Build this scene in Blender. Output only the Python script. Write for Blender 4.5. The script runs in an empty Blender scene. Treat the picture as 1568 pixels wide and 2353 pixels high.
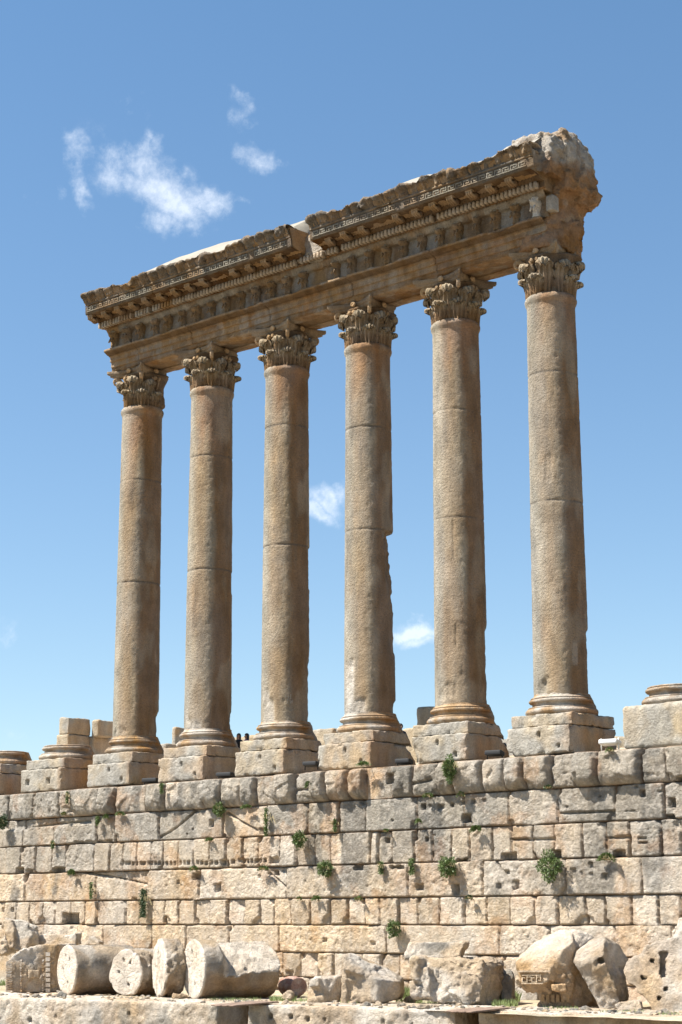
import bpy, bmesh, math, random
import numpy as np
random.seed(7)
SC = bpy.context.scene
COL = SC.collection
rad = math.radians
A = np.array

# ------------------------------------------------------------------ camera (solved from the photograph)
CAM = A([39.7334, -56.1414, -7.8511]); YAW, PITCH, ROLL, FPX = -0.7354, .2163, -.0028, 4226.16
FW = A([math.sin(YAW)*math.cos(PITCH), math.cos(YAW)*math.cos(PITCH), math.sin(PITCH)])
r_ = A([math.cos(YAW), -math.sin(YAW), 0.]); u_ = np.cross(r_, FW)
RT = r_*math.cos(ROLL)+u_*math.sin(ROLL); UP = -r_*math.sin(ROLL)+u_*math.cos(ROLL)
FH = A([math.sin(YAW), math.cos(YAW), 0.])
def ray(x, y): return FW*FPX+RT*(x-784)-UP*(y-1176.5)
def onY(x, y, Y): d = ray(x, y); return CAM+(Y-CAM[1])/d[1]*d
def onX(x, y, X): d = ray(x, y); return CAM+(X-CAM[0])/d[0]*d
def onZ(x, y, Z): d = ray(x, y); return CAM+(Z-CAM[2])/d[2]*d
def onD(x, y, D): d = ray(x, y); return CAM+D/(d@FH)*d
cd = bpy.data.cameras.new('camera'); cam = bpy.data.objects.new('camera', cd); COL.objects.link(cam)
from mathutils import Matrix, Vector
M = Matrix.Identity(4)
for i in range(3):
    M[i][0] = RT[i]; M[i][1] = UP[i]; M[i][2] = -FW[i]; M[i][3] = CAM[i]
cam.matrix_world = M
cd.sensor_fit = 'VERTICAL'; cd.sensor_height = 24; cd.lens = 24*FPX/2353; cd.clip_end = 20000; cd.clip_start = .5
SC.camera = cam

# ------------------------------------------------------------------ noise
def _h(ix, iy, iz, s):
    h = (ix.astype(np.uint32)*np.uint32(374761393)+iy.astype(np.uint32)*np.uint32(668265263)
         + iz.astype(np.uint32)*np.uint32(2246822519)+np.uint32(s*3266489917 % 4294967296))
    h ^= h >> np.uint32(13); h *= np.uint32(1274126177); h ^= h >> np.uint32(16)
    return (h & np.uint32(0xffffff)).astype(np.float64)/16777215.
def vn(P, s=0):
    P = np.asarray(P, float); f = np.floor(P); t = P-f; t = t*t*(3-2*t); f = f.astype(np.int64)
    x, y, z = f[..., 0], f[..., 1], f[..., 2]; r = 0
    for dx in (0, 1):
        wx = t[..., 0] if dx else 1-t[..., 0]
        for dy in (0, 1):
            wy = t[..., 1] if dy else 1-t[..., 1]
            for dz in (0, 1):
                wz = t[..., 2] if dz else 1-t[..., 2]
                r = r+wx*wy*wz*_h(x+dx, y+dy, z+dz, s)
    return r*2-1
def fbm(P, o=4, s=0, g=.5):
    P = np.asarray(P, float); a = 1.; r = 0; n = 0
    for i in range(o):
        r = r+a*vn(P+i*17.3, s+i); n += a; a *= g; P = P*2.03
    return r/n*1.5
def crag(P, s=0, tilt=.9):
    """split-rock facets: each cell is a tilted plane"""
    P = np.asarray(P, float); f = np.floor(P).astype(np.int64); best = np.full(P.shape[:-1], 9.); val = np.zeros(P.shape[:-1])
    for dx in (-1, 0, 1):
        for dy in (-1, 0, 1):
            for dz in (-1, 0, 1):
                c = f+A([dx, dy, dz]); x, y, z = c[..., 0], c[..., 1], c[..., 2]
                q = P-(c+np.stack([_h(x, y, z, s), _h(x, y, z, s+1), _h(x, y, z, s+2)], -1)); d = (q*q).sum(-1)
                v = (_h(x, y, z, s+3)-.5)+tilt*(q*(np.stack([_h(x, y, z, s+4), _h(x, y, z, s+5), _h(x, y, z, s+6)], -1)-.5)*2).sum(-1)
                m = d < best; best = np.where(m, d, best); val = np.where(m, v, val)
    return np.clip(val, -.7, .7)
def sst(a, b, x):
    t = np.clip((x-a)/(b-a), 0, 1); return t*t*(3-2*t)
def lerp(a, b, w):
    return np.asarray(a)*(1-w[..., None])+np.asarray(b)*w[..., None]

# ------------------------------------------------------------------ palette (base colours of the stone itself)
CREAM = A([.57, .45, .32]); TAN = A([.47, .32, .185]); ORANGE = A([.38, .20, .088]); GREY = A([.27, .25, .215])
PINK = A([.56, .45, .33]); PALE = A([.66, .585, .49]); BROWN = A([.30, .19, .105]); DARK = A([.15, .125, .10])
OLIVE = A([.36, .325, .26]); BEIGE = A([.40, .33, .235])

# ------------------------------------------------------------------ objects
OFF = {}
def props(o, label=None, cat=None, group=None, kind=None):
    if label: o['label'] = label
    if cat: o['category'] = cat
    if group: o['group'] = group
    if kind or cat: o['kind'] = kind or 'thing'
def thing(name, label, cat, loc, group=None, rz=0):
    o = bpy.data.objects.new(name, None); COL.objects.link(o); o.location = Vector([float(v) for v in loc]); o.rotation_euler = (0, 0, rz)
    o.empty_display_size = .3
    OFF[o.name] = A([float(v) for v in loc]); props(o, label, cat, group); return o
def mkmesh(name, V, F, tint, smooth=False):
    me = bpy.data.meshes.new(name); V = np.asarray(V, float)
    if isinstance(F, np.ndarray):
        n, k = F.shape
        me.vertices.add(len(V)); me.vertices.foreach_set('co', V.ravel())
        me.loops.add(n*k); me.loops.foreach_set('vertex_index', F.ravel().astype(np.int32))
        me.polygons.add(n); me.polygons.foreach_set('loop_start', np.arange(0, n*k, k, dtype=np.int32))
        me.polygons.foreach_set('loop_total', np.full(n, k, dtype=np.int32))
        me.update(calc_edges=True)
    else:
        me.from_pydata(V.tolist(), [], [list(map(int, f)) for f in F]); me.update()
    if tint is not None:
        at = me.color_attributes.new('tint', 'FLOAT_COLOR', 'POINT')
        t = np.ones((len(V), 4)); t[:, :3] = tint
        at.data.foreach_set('color', t.ravel())
    if smooth: me.polygons.foreach_set('use_smooth', np.ones(len(me.polygons), bool))
    return me
def part(name, V, F, mat, parent, tint=None, smooth=False, local=False, label=None):
    """a mesh child; V in world coordinates unless local"""
    V = np.asarray(V, float)
    if parent is not None and not local: V = V-OFF[parent.name]
    me = mkmesh(name, V, F, tint, smooth); me.materials.append(mat)
    o = bpy.data.objects.new(name, me); COL.objects.link(o)
    if parent is not None:
        o.parent = parent; OFF[o.name] = OFF[parent.name]
    if label: o['label'] = label
    return o
def single(name, V, F, mat, label, cat, loc, tint=None, smooth=False, group=None):
    me = mkmesh(name, np.asarray(V)-A(loc), F, tint, smooth); me.materials.append(mat)
    o = bpy.data.objects.new(name, me); COL.objects.link(o); o.location = [float(v) for v in loc]; props(o, label, cat, group)
    OFF[o.name] = A(loc, dtype=float); return o
def inst(src, parent, loc, rz=0, sc=1., name=None):
    o = bpy.data.objects.new(name or src.name.split('.')[0], src.data if hasattr(src, 'data') else src); COL.objects.link(o)
    o.parent = parent; o.location = [float(v) for v in loc]; o.rotation_euler = (0, 0, rz)
    o.scale = (sc, sc, sc) if np.isscalar(sc) else sc
    OFF[o.name] = OFF[parent.name]; return o
def merge(*L):
    Vs, Fs, n = [], [], 0
    for V, F in L:
        V = np.asarray(V, float); Vs.append(V); Fs += [[i+n for i in f] for f in (F.tolist() if isinstance(F, np.ndarray) else F)]; n += len(V)
    return np.concatenate(Vs), Fs
def gridF(nu, nv, wrapu=False):
    iu = np.arange(nu if wrapu else nu-1); iv = np.arange(nv-1); a, b = np.meshgrid(iu, iv, indexing='ij'); a2 = (a+1) % nu
    return np.stack([a*nv+b, a2*nv+b, a2*nv+b+1, a*nv+b+1], -1).reshape(-1, 4)

# ------------------------------------------------------------------ materials
def nodes(name):
    m = bpy.data.materials.new(name); m.use_nodes = True; nt = m.node_tree
    b = nt.nodes['Principled BSDF']; return m, nt, b
def stone(name, bump=.5, sc=1., var=.22, rough=.92, pits=.5, vs=1.):
    m, nt, b = nodes(name); N = nt.nodes.new; L = nt.links.new
    geo = N('ShaderNodeNewGeometry'); att = N('ShaderNodeAttribute'); att.attribute_name = 'tint'
    vmx = N('ShaderNodeVectorMath'); vmx.operation = 'MULTIPLY'; vmx.inputs[1].default_value = (1, 1, vs); L(geo.outputs['Position'], vmx.inputs[0])
    def noise(s, d=4, r=.55, st=False):
        n = N('ShaderNodeTexNoise'); n.inputs['Scale'].default_value = s*sc; n.inputs['Detail'].default_value = d
        n.inputs['Roughness'].default_value = r; L(vmx.outputs[0] if st else geo.outputs['Position'], n.inputs['Vector']); return n
    def mr(src, a, b_, c, d):
        q = N('ShaderNodeMapRange'); q.inputs[1].default_value = a; q.inputs[2].default_value = b_; q.inputs[3].default_value = c
        q.inputs[4].default_value = d; L(src, q.inputs[0]); return q
    n1 = noise(2.2, 5, .55, True); n2 = noise(14, 5, .7); n3 = noise(.7, 3, .55, True)
    k1 = mr(n1.outputs[0], .3, .7, 1-var, 1+var); k2 = mr(n2.outputs[0], .3, .7, 1-var*.9, 1+var*.9)
    mu = N('ShaderNodeMath'); mu.operation = 'MULTIPLY'; L(k1.outputs[0], mu.inputs[0]); L(k2.outputs[0], mu.inputs[1])
    vor = N('ShaderNodeTexVoronoi'); vor.inputs['Scale'].default_value = 9*sc; L(geo.outputs['Position'], vor.inputs['Vector'])
    pit = mr(vor.outputs['Distance'], .08, .3, 1-pits*.6, 1.)
    mu2 = N('ShaderNodeMath'); mu2.operation = 'MULTIPLY'; L(mu.outputs[0], mu2.inputs[0]); L(pit.outputs[0], mu2.inputs[1])
    hs = N('ShaderNodeHueSaturation'); L(att.outputs['Color'], hs.inputs['Color'])
    sat = mr(n3.outputs[0], .3, .7, .8, 1.2); L(sat.outputs[0], hs.inputs['Saturation'])
    vm = N('ShaderNodeVectorMath'); vm.operation = 'SCALE'; L(hs.outputs[0], vm.inputs[0]); L(mu2.outputs[0], vm.inputs['Scale'])
    L(vm.outputs[0], b.inputs['Base Color']); b.inputs['Roughness'].default_value = rough; b.inputs['Specular IOR Level'].default_value = .15
    nb = noise(9, 8, .72); h = N('ShaderNodeMath'); h.operation = 'MULTIPLY_ADD'; L(pit.outputs[0], h.inputs[0]); h.inputs[1].default_value = pits*.6
    L(nb.outputs[0], h.inputs[2])
    bp = N('ShaderNodeBump'); bp.inputs['Strength'].default_value = bump; bp.inputs['Distance'].default_value = .2/sc
    L(h.outputs[0], bp.inputs['Height']); L(bp.outputs[0], b.inputs['Normal']); return m
def plain(name, c, rough=.6, metal=0., emit=None, alpha=None, var=0.):
    m, nt, b = nodes(name); b.inputs['Base Color'].default_value = (*c, 1); b.inputs['Roughness'].default_value = rough
    b.inputs['Metallic'].default_value = metal
    n = nt.nodes.new('ShaderNodeTexNoise'); n.inputs['Scale'].default_value = 12; n.inputs['Detail'].default_value = 4
    geo = nt.nodes.new('ShaderNodeNewGeometry'); nt.links.new(geo.outputs['Position'], n.inputs['Vector'])
    q = nt.nodes.new('ShaderNodeMapRange'); q.inputs[1].default_value = .3; q.inputs[2].default_value = .7
    q.inputs[3].default_value = 1-var-.06; q.inputs[4].default_value = 1+var+.06; nt.links.new(n.outputs[0], q.inputs[0])
    v = nt.nodes.new('ShaderNodeVectorMath'); v.operation = 'SCALE'; v.inputs[0].default_value = c
    nt.links.new(q.outputs[0], v.inputs['Scale']); nt.links.new(v.outputs[0], b.inputs['Base Color']); return m
S_WALL = stone('wall_limestone', .95, 1., .21, pits=.07, vs=.6)
S_COL = stone('column_limestone', .65, 1.1, .2, pits=.4, vs=.3)
S_CARV = stone('carved_limestone', .7, 1.3, .26, pits=.3, vs=.5)
S_ROCK = stone('broken_limestone', 1., .9, .22, pits=.07)
S_GROUND = stone('ground_stone', .5, .6, .2)
S_CAP = stone('cap_mortar', .12, .5, .06, pits=0)
M_LEAF, M_LEAFD, M_GRASS = plain('caper_leaf', (.11, .16, .045), .6, var=.35), plain('dark_leaf', (.05, .085, .03), .6, var=.3), plain('grass_blade', (.20, .25, .09), .7, var=.3)
M_BLACK = plain('black_housing', (.006, .006, .007), .7); M_GLASS = plain('lamp_glass', (.02, .022, .026), .35)
M_DRY = plain('dry_stalk', (.36, .29, .15), .8, var=.2)
M_WHITE = plain('white_housing', (.68, .68, .66), .4); M_WOOD = plain('weathered_plank', (.22, .15, .11), .85, var=.3)

# ------------------------------------------------------------------ shape helpers
def lathe(prof, n=96, c=(0, 0, 0), a0=0, a1=2*math.pi, disp=None, cap=False):
    prof = A(prof, dtype=float); full = abs(a1-a0-2*math.pi) < 1e-6
    th = np.linspace(a0, a1, n, endpoint=not full)
    R = prof[:, 0][None, :].repeat(n, 0); Z = prof[:, 1][None, :].repeat(n, 0); T = th[:, None].repeat(len(prof), 1)
    if disp is not None: R = R+disp(T, R, Z)
    V = np.stack([R*np.cos(T)+c[0], R*np.sin(T)+c[1], Z+c[2]], -1).reshape(-1, 3)
    return V, gridF(n, len(prof), full)
def dense(prof, step):
    out = []; prof = [A(p, dtype=float) for p in prof]
    for a, b in zip(prof[:-1], prof[1:]):
        k = max(1, int(round(np.linalg.norm(b-a)/step)))
        out += [a+(b-a)*i/k for i in range(k)]
    return A(out+[prof[-1]])
def shell(n):
    nx, ny, nz = n; I = -np.ones((nx+1, ny+1, nz+1), int)
    g = np.stack(np.meshgrid(np.arange(nx+1), np.arange(ny+1), np.arange(nz+1), indexing='ij'), -1)
    on = (g[..., 0] == 0) | (g[..., 0] == nx) | (g[..., 1] == 0) | (g[..., 1] == ny) | (g[..., 2] == 0) | (g[..., 2] == nz)
    I[on] = np.arange(on.sum()); P = g[on]/A(n, dtype=float)-.5; F = []
    def face(S, flip):
        q = np.stack([S[:-1, :-1], S[1:, :-1], S[1:, 1:], S[:-1, 1:]], -1).reshape(-1, 4)
        F.append(q[:, ::-1] if flip else q)
    face(I[0], True); face(I[nx], False); face(I[:, 0], False); face(I[:, ny], True); face(I[:, :, 0], True); face(I[:, :, nz], False)
    return P, np.concatenate(F)
def rockbox(size, c, res=.07, rnd=.06, rough=.03, seed=0, planes=(), rz=0, rx=0, ry=0, freq=2.2, shape=None, fine=.35, chip=0.):
    """a hewn block: rounded box, optional broken-off planes (n, d) in local units, weathered surface"""
    size = A(size, dtype=float); n = [max(2, int(round(s/res))) for s in size]
    P, F = shell(n); P = P*size; inner = np.maximum(size/2-rnd, 1e-3); cl = np.clip(P, -inner, inner); d = P-cl
    nn = d/np.maximum(np.linalg.norm(d, axis=1, keepdims=True), 1e-9); P = cl+nn*rnd
    if shape is not None: P = shape(P)
    if chip:
        ed = np.sort(size/2-np.abs(P), axis=1)[:, 1]; P = P-nn*(chip*np.clip(crag(P*3.2+seed, seed+2)+.25*fbm(P*1.1+seed, 3, seed), 0, 1)*(1-sst(.03, .22, ed)))[:, None]*2
    for pn, pd in planes:
        pn = A(pn, dtype=float); pn /= np.linalg.norm(pn)
        k = P@pn-pd+.05*fbm(P*1.7+5, 3, seed+9)+.06*crag(P*3, seed); m = k > 0; P[m] -= k[m][:, None]*pn; nn[m] = pn
    Q = P+seed*7.7
    P = P+nn*(rough*fbm(Q*freq, 4, seed)+rough*fine*fbm(Q*9, 3, seed+4))[:, None]
    for ax, an in ((0, rx), (1, ry), (2, rz)):
        if an:
            cs, sn = math.cos(an), math.sin(an); i, j = [(1, 2), (2, 0), (0, 1)][ax]
            a, b = P[:, i].copy(), P[:, j].copy(); P[:, i] = a*cs-b*sn; P[:, j] = a*sn+b*cs
    return P+A(c, dtype=float), F
def box(c, s):
    P, F = shell((1, 1, 1)); return P*A(s, dtype=float)+A(c, dtype=float), F
def hull(pts):
    bm = bmesh.new()
    for p in pts: bm.verts.new([float(v) for v in p])
    r = bmesh.ops.convex_hull(bm, input=bm.verts); bmesh.ops.delete(bm, geom=list({g for g in r['geom_interior']+r['geom_unused'] if isinstance(g, bmesh.types.BMVert)}), context='VERTS')
    bm.verts.index_update(); V = A([v.co[:] for v in bm.verts]); F = [[v.index for v in f.verts] for f in bm.faces]; bm.free(); return V, F
def prism(poly, e):
    """closed polygon (N x 3) pushed along the vector e"""
    poly = A(poly, dtype=float); n = len(poly); V = np.concatenate([poly, poly+A(e, dtype=float)])
    F = [list(range(n)), list(range(2*n-1, n-1, -1))]+[[i, i+n, (i+1) % n+n, (i+1) % n] for i in range(n)]
    return V, F
def cyl(a, b, ra, rb=None, n=40):
    a, b = A(a, dtype=float), A(b, dtype=float); rb = ra if rb is None else rb; d = (b-a)/np.linalg.norm(b-a)
    u = np.cross(d, (0, 0, 1.)); u = u/np.linalg.norm(u) if np.linalg.norm(u) > 1e-3 else A([1., 0, 0]); v = np.cross(d, u)
    t = np.linspace(0, 2*np.pi, n, endpoint=False); ring = np.cos(t)[:, None]*u+np.sin(t)[:, None]*v
    V = np.concatenate([a+ring*ra, b+ring*rb])
    F = [list(range(n-1, -1, -1)), list(range(n, 2*n))]+[[i, (i+1) % n, (i+1) % n+n, i+n] for i in range(n)]
    return V, F
def remesh(prims, voxel=.06):
    """weld overlapping closed solids into one surface"""
    V, F = merge(*prims); me = bpy.data.meshes.new('tmp'); me.from_pydata(V.tolist(), [], F)
    bm = bmesh.new(); bm.from_mesh(me); bmesh.ops.recalc_face_normals(bm, faces=bm.faces); bmesh.ops.triangulate(bm, faces=bm.faces); bm.to_mesh(me); bm.free()
    o = bpy.data.objects.new('tmp', me); COL.objects.link(o)
    md = o.modifiers.new('r', 'REMESH'); md.mode = 'VOXEL'; md.voxel_size = voxel
    dg = bpy.context.evaluated_depsgraph_get(); ev = o.evaluated_get(dg); m2 = ev.to_mesh()
    n = len(m2.vertices); co = np.empty(n*3); m2.vertices.foreach_get('co', co); co = co.reshape(-1, 3)
    no = np.empty(n*3); m2.vertices.foreach_get('normal', no); no = no.reshape(-1, 3)
    fs = [tuple(p.vertices) for p in m2.polygons]
    ev.to_mesh_clear(); bpy.data.objects.remove(o); bpy.data.meshes.remove(me)
    F = A([f if len(f) == 4 else (f[0], f[1], f[2], f[2]) for f in fs])
    if (F[:, 2] == F[:, 3]).any(): F = [list(f) for f in fs]
    return co, F, no
def sculpt(prims, voxel=.06, rough=.05, seed=0, freq=1.6, fine=.4, cr=0.):
    V, F, N_ = remesh(prims, voxel); Q = V+seed*3.1; w = np.clip(.6+1.2*fbm(Q*.8, 3, seed+8), .1, 1.3)
    return V+N_*(rough*fbm(Q*freq, 4, seed)+rough*fine*fbm(Q*7, 3, seed+3)+cr*w*(1.6*crag(Q*1.7, seed, 1.3)+.9*crag(Q*5, seed+5, 1.2)))[:, None], F, N_
def stain(V, a, b, s=0, f=.8, lo=-.25, hi=.35):
    return lerp(a, b, sst(lo, hi, fbm(V*f, 4, s)))
def streaks(V, s=0, f=2.2, lo=0., hi=.5):
    return sst(lo, hi, fbm(V*A([f, f, .22]), 3, s)+.25*fbm(V*3, 2, s+5))
# ================================================================== WORLD AND SUN
SUN_EL, SUN_AZ = 56., 221.   # azimuth clockwise from +Y
w = bpy.data.worlds.new('World'); SC.world = w; w.use_nodes = True; nt = w.node_tree; N = nt.nodes.new; L = nt.links.new
bg = nt.nodes['Background']; bg.inputs['Strength'].default_value = .07
sky = N('ShaderNodeTexSky'); sky.sky_type = 'NISHITA'; sky.sun_disc = False; sky.sun_elevation = rad(SUN_EL); sky.sun_rotation = rad(SUN_AZ)
sky.altitude = 1100; sky.air_density = 1.0; sky.dust_density = .5; sky.ozone_density = 1.6
tc = N('ShaderNodeTexCoord')
# clouds high in the sky, each at its own bearing
def vmath(op, a, b=None):
    n = N('ShaderNodeVectorMath'); n.operation = op
    for i, v in enumerate((a, b)):
        if v is None: continue
        if hasattr(v, 'is_output'): L(v, n.inputs[i])
        else: n.inputs[i].default_value = [float(q) for q in v]
    return n
def fmath(op, a, b=None, c=None, clamp=False):
    n = N('ShaderNodeMath'); n.operation = op; n.use_clamp = clamp
    for i, v in enumerate((a, b, c)):
        if v is None: continue
        if hasattr(v, 'is_output'): L(v, n.inputs[i])
        else: n.inputs[i].default_value = float(v)
    return n.outputs[0]
D0 = tc.outputs['Generated']
nw = N('ShaderNodeTexNoise'); nw.inputs['Scale'].default_value = 34; nw.inputs['Detail'].default_value = 8; L(D0, nw.inputs['Vector'])
wv = vmath('SUBTRACT', nw.outputs['Color'], (.5, .5, .5)); ws = N('ShaderNodeVectorMath'); ws.operation = 'SCALE'; L(wv.outputs[0], ws.inputs[0]); ws.inputs['Scale'].default_value = .034
DD = vmath('ADD', D0, ws.outputs[0]).outputs[0]
n1 = N('ShaderNodeTexNoise'); n1.inputs['Scale'].default_value = 30; n1.inputs['Detail'].default_value = 12; n1.inputs['Roughness'].default_value = .68; L(D0, n1.inputs['Vector'])
CL = [(320, 400, 150, 95, -20, .40), (590, 330, 60, 60, 0, .32), (385, 455, 96, 66, -25, .95), (345, 385, 46, 74, 18, .85), (318, 315, 20, 60, -10, .62), (308, 240, 24, 42, -25, .38), (262, 385, 30, 60, 15, .62), (225, 330, 24, 40, 0, .42), (160, 355, 28, 56, 25, .62),
      (187, 432, 24, 54, 18, .78), (130, 410, 20, 50, 0, .48), (475, 455, 70, 36, -10, .82), (530, 462, 52, 20, 15, .72), (365, 520, 50, 32, 0, .72), (410, 515, 44, 30, 0, .6), (590, 362, 46, 36, 0, .78), (636, 356, 34, 18, 0, .5),
      (545, 262, 16, 52, 8, .5), (562, 300, 16, 34, -20, .45), (75, 460, 12, 24, 0, .55), (60, 380, 14, 18, 0, .36), (752, 1152, 50, 36, 0, 1.1), (735, 1188, 46, 24, 0, 1.), (785, 1140, 30, 34, 0, .8), (955, 1453, 80, 26, 0, 1.25),
      (965, 1476, 56, 18, 0, .95), (590, 35, 26, 42, 20, .3), (10, 1460, 34, 28, 0, .36), (80, 1702, 150, 22, -8, .36)]
tot = None
for x, y, rx, ry, rot, amp in CL:
    rx *= 1.22; ry *= 1.22
    c = ray(x, y); c = c/np.linalg.norm(c); e1 = RT*math.cos(rad(rot))+UP*math.sin(rad(rot)); e2 = -RT*math.sin(rad(rot))+UP*math.cos(rad(rot))
    q = vmath('SUBTRACT', DD, c).outputs[0]
    a = vmath('DOT_PRODUCT', q, e1*(FPX/rx)).outputs['Value']; b = vmath('DOT_PRODUCT', q, e2*(FPX/ry)).outputs['Value']
    rr = fmath('SQRT', fmath('ADD', fmath('MULTIPLY', a, a), fmath('MULTIPLY', b, b)))
    env = fmath('MULTIPLY', fmath('SUBTRACT', 1.35, rr, clamp=True), amp)
    tot = env if tot is None else fmath('MAXIMUM', tot, env)
nz = fmath('SUBTRACT', n1.outputs[0], .5)
msk = fmath('MULTIPLY_ADD', nz, 3.0, fmath('SUBTRACT', fmath('MULTIPLY', tot, 1.15), .34))
msk = fmath('MULTIPLY', msk, fmath('MULTIPLY', tot, 3., clamp=True), clamp=True)
sm = N('ShaderNodeMapRange'); sm.interpolation_type = 'SMOOTHSTEP'; L(msk, sm.inputs[0]); sm.inputs[2].default_value = 1.55; sm.inputs[4].default_value = .93
mx = N('ShaderNodeMix'); mx.data_type = 'RGBA'; L(sm.outputs[0], mx.inputs['Factor']); sx = N('ShaderNodeSeparateXYZ'); L(D0, sx.inputs[0]); el = N('ShaderNodeMapRange'); L(sx.outputs['Z'], el.inputs[0]); el.inputs[1].default_value = .02; el.inputs[2].default_value = .5
tm = N('ShaderNodeMix'); tm.data_type = 'RGBA'; L(el.outputs[0], tm.inputs['Factor']); tm.inputs['A'].default_value = (1.06, 1.06, 1.02, 1); tm.inputs['B'].default_value = (.93, 1.17, 1.21, 1)
tn = vmath('MULTIPLY', sky.outputs[0], tm.outputs['Result']); L(tn.outputs[0], mx.inputs['A']); mx.inputs['B'].default_value = (7.6, 8.1, 8.8, 1)
L(mx.outputs['Result'], bg.inputs['Color'])
sd = bpy.data.lights.new('sun', 'SUN'); sd.energy = 5.0; sd.angle = rad(.5); sd.color = (1, .95, .87); so = bpy.data.objects.new('sun', sd); COL.objects.link(so)
sv = Vector((math.sin(rad(SUN_AZ))*math.cos(rad(SUN_EL)), math.cos(rad(SUN_AZ))*math.cos(rad(SUN_EL)), math.sin(rad(SUN_EL))))
so.rotation_euler = sv.to_track_quat('Z', 'Y').to_euler(); so.location = (0, -60, 60)
SC.view_settings.view_transform = 'Standard'; SC.view_settings.look = 'None'; SC.view_settings.exposure = 1.13; SC.view_settings.gamma = 1
SC.cycles.max_bounces = 6; SC.cycles.diffuse_bounces = 4

# ================================================================== GROUND
ZG = -10.7
def flat(name, x0, x1, y0, y1, z, res, amp, tint, mat, hole=None):
    nx, ny = max(2, int((x1-x0)/res)), max(2, int((y1-y0)/res)); X, Y = np.meshgrid(np.linspace(x0, x1, nx), np.linspace(y0, y1, ny), indexing='ij')
    P = np.stack([X, Y, np.full_like(X, z)], -1).reshape(-1, 3); P[:, 2] += amp*fbm(P*.8, 4, 3)
    T = lerp(tint[0], tint[1], sst(-.3, .4, fbm(P*.5, 4, 8)))
    return single(name, P, gridF(nx, ny), mat, None, None, (0, 0, z), T)
g = flat('ground', -1500, 1500, -1500, 1500, -12.6, 30, 0, (A([.26, .21, .14]), A([.2, .16, .10])), S_GROUND); g['kind'] = 'structure'
g = flat('terrace_ground', -68, 42, -10.4, -1.4, ZG-.03, .25, .05, (CREAM*.85, A([.34, .30, .2])), S_GROUND); g['kind'] = 'structure'
V, F = box((-13, 31.3, -7.2), (110, 57, 11.1)); g = single('upper_terrace', V, F, S_GROUND, None, None, (-13, 31.3, -12.7), np.tile(CREAM*.8, (len(V), 1))); g['kind'] = 'structure'

# ================================================================== RETAINING WALL
WY = -1.75
J = {}
J[0]= [-30.62, -28.79, -26.85, -25.98, -23.97, -23.03, -20.93, -19.71, -17.29, -16.17, -15.01, -14.26, -13.11, -12.01, -10.9, -10.17, -9.02, -8.11, -6.82, -5.73, -4.49, -3.76, -2.36, -1.28, -0.46, 0.7, 1.72, 2.82, 4.53, 5.5]
J[1]= [-29.46, -27.19, -24.23, -23.02, -20.14, -16.22, -13.64, -11.3, -9.64, -8.21, -5.63, -3.34, -1.24, 0.91, 3.33, 5.33]
J[2]= [-30.72, -29.56, -28.53, -27.33, -26.28, -24.34, -23.31, -22.42, -21.54, -20.6, -19.82, -18.89, -17.91, -16.9, -15.97, -15.03, -14.09, -12.81, -11.95, -10.93, -10.06, -7.96, -7.59, -6.89, -5.75, -4.88, -3.95, -3.13, -2.09, -1.2, -0.21, 0.74, 1.94, 2.93, 3.88, 5.16, 5.95]
J[3]= [-29.26, -24.24, -20.82, -17.52, -12.49, -6.06, -2.53, 1.18]
J[4]= [-30.67, -29.8, -28.85, -27.85, -26.93, -25.84, -24.88, -24.12, -23.07, -22.17, -21.32, -20.44, -19.66, -18.76, -17.77, -16.89, -15.86, -14.89, -14.0, -13.2, -12.19, -11.11, -10.12, -9.21, -8.29, -7.54, -6.58, -5.66, -4.57, -3.42, -2.35, -1.27, -0.19, 0.8, 1.97, 2.79, 3.86, 4.95, 5.81]
J[5]= [-25.43, -23.67, -20.45, -18.32, -15.73, -12.87, -7.21, -1.76, 0.38, 3.16]
J[6]= [-12.64, -11.68, -10.75, -9.91, -8.46, -7.47, -6.58]
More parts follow.
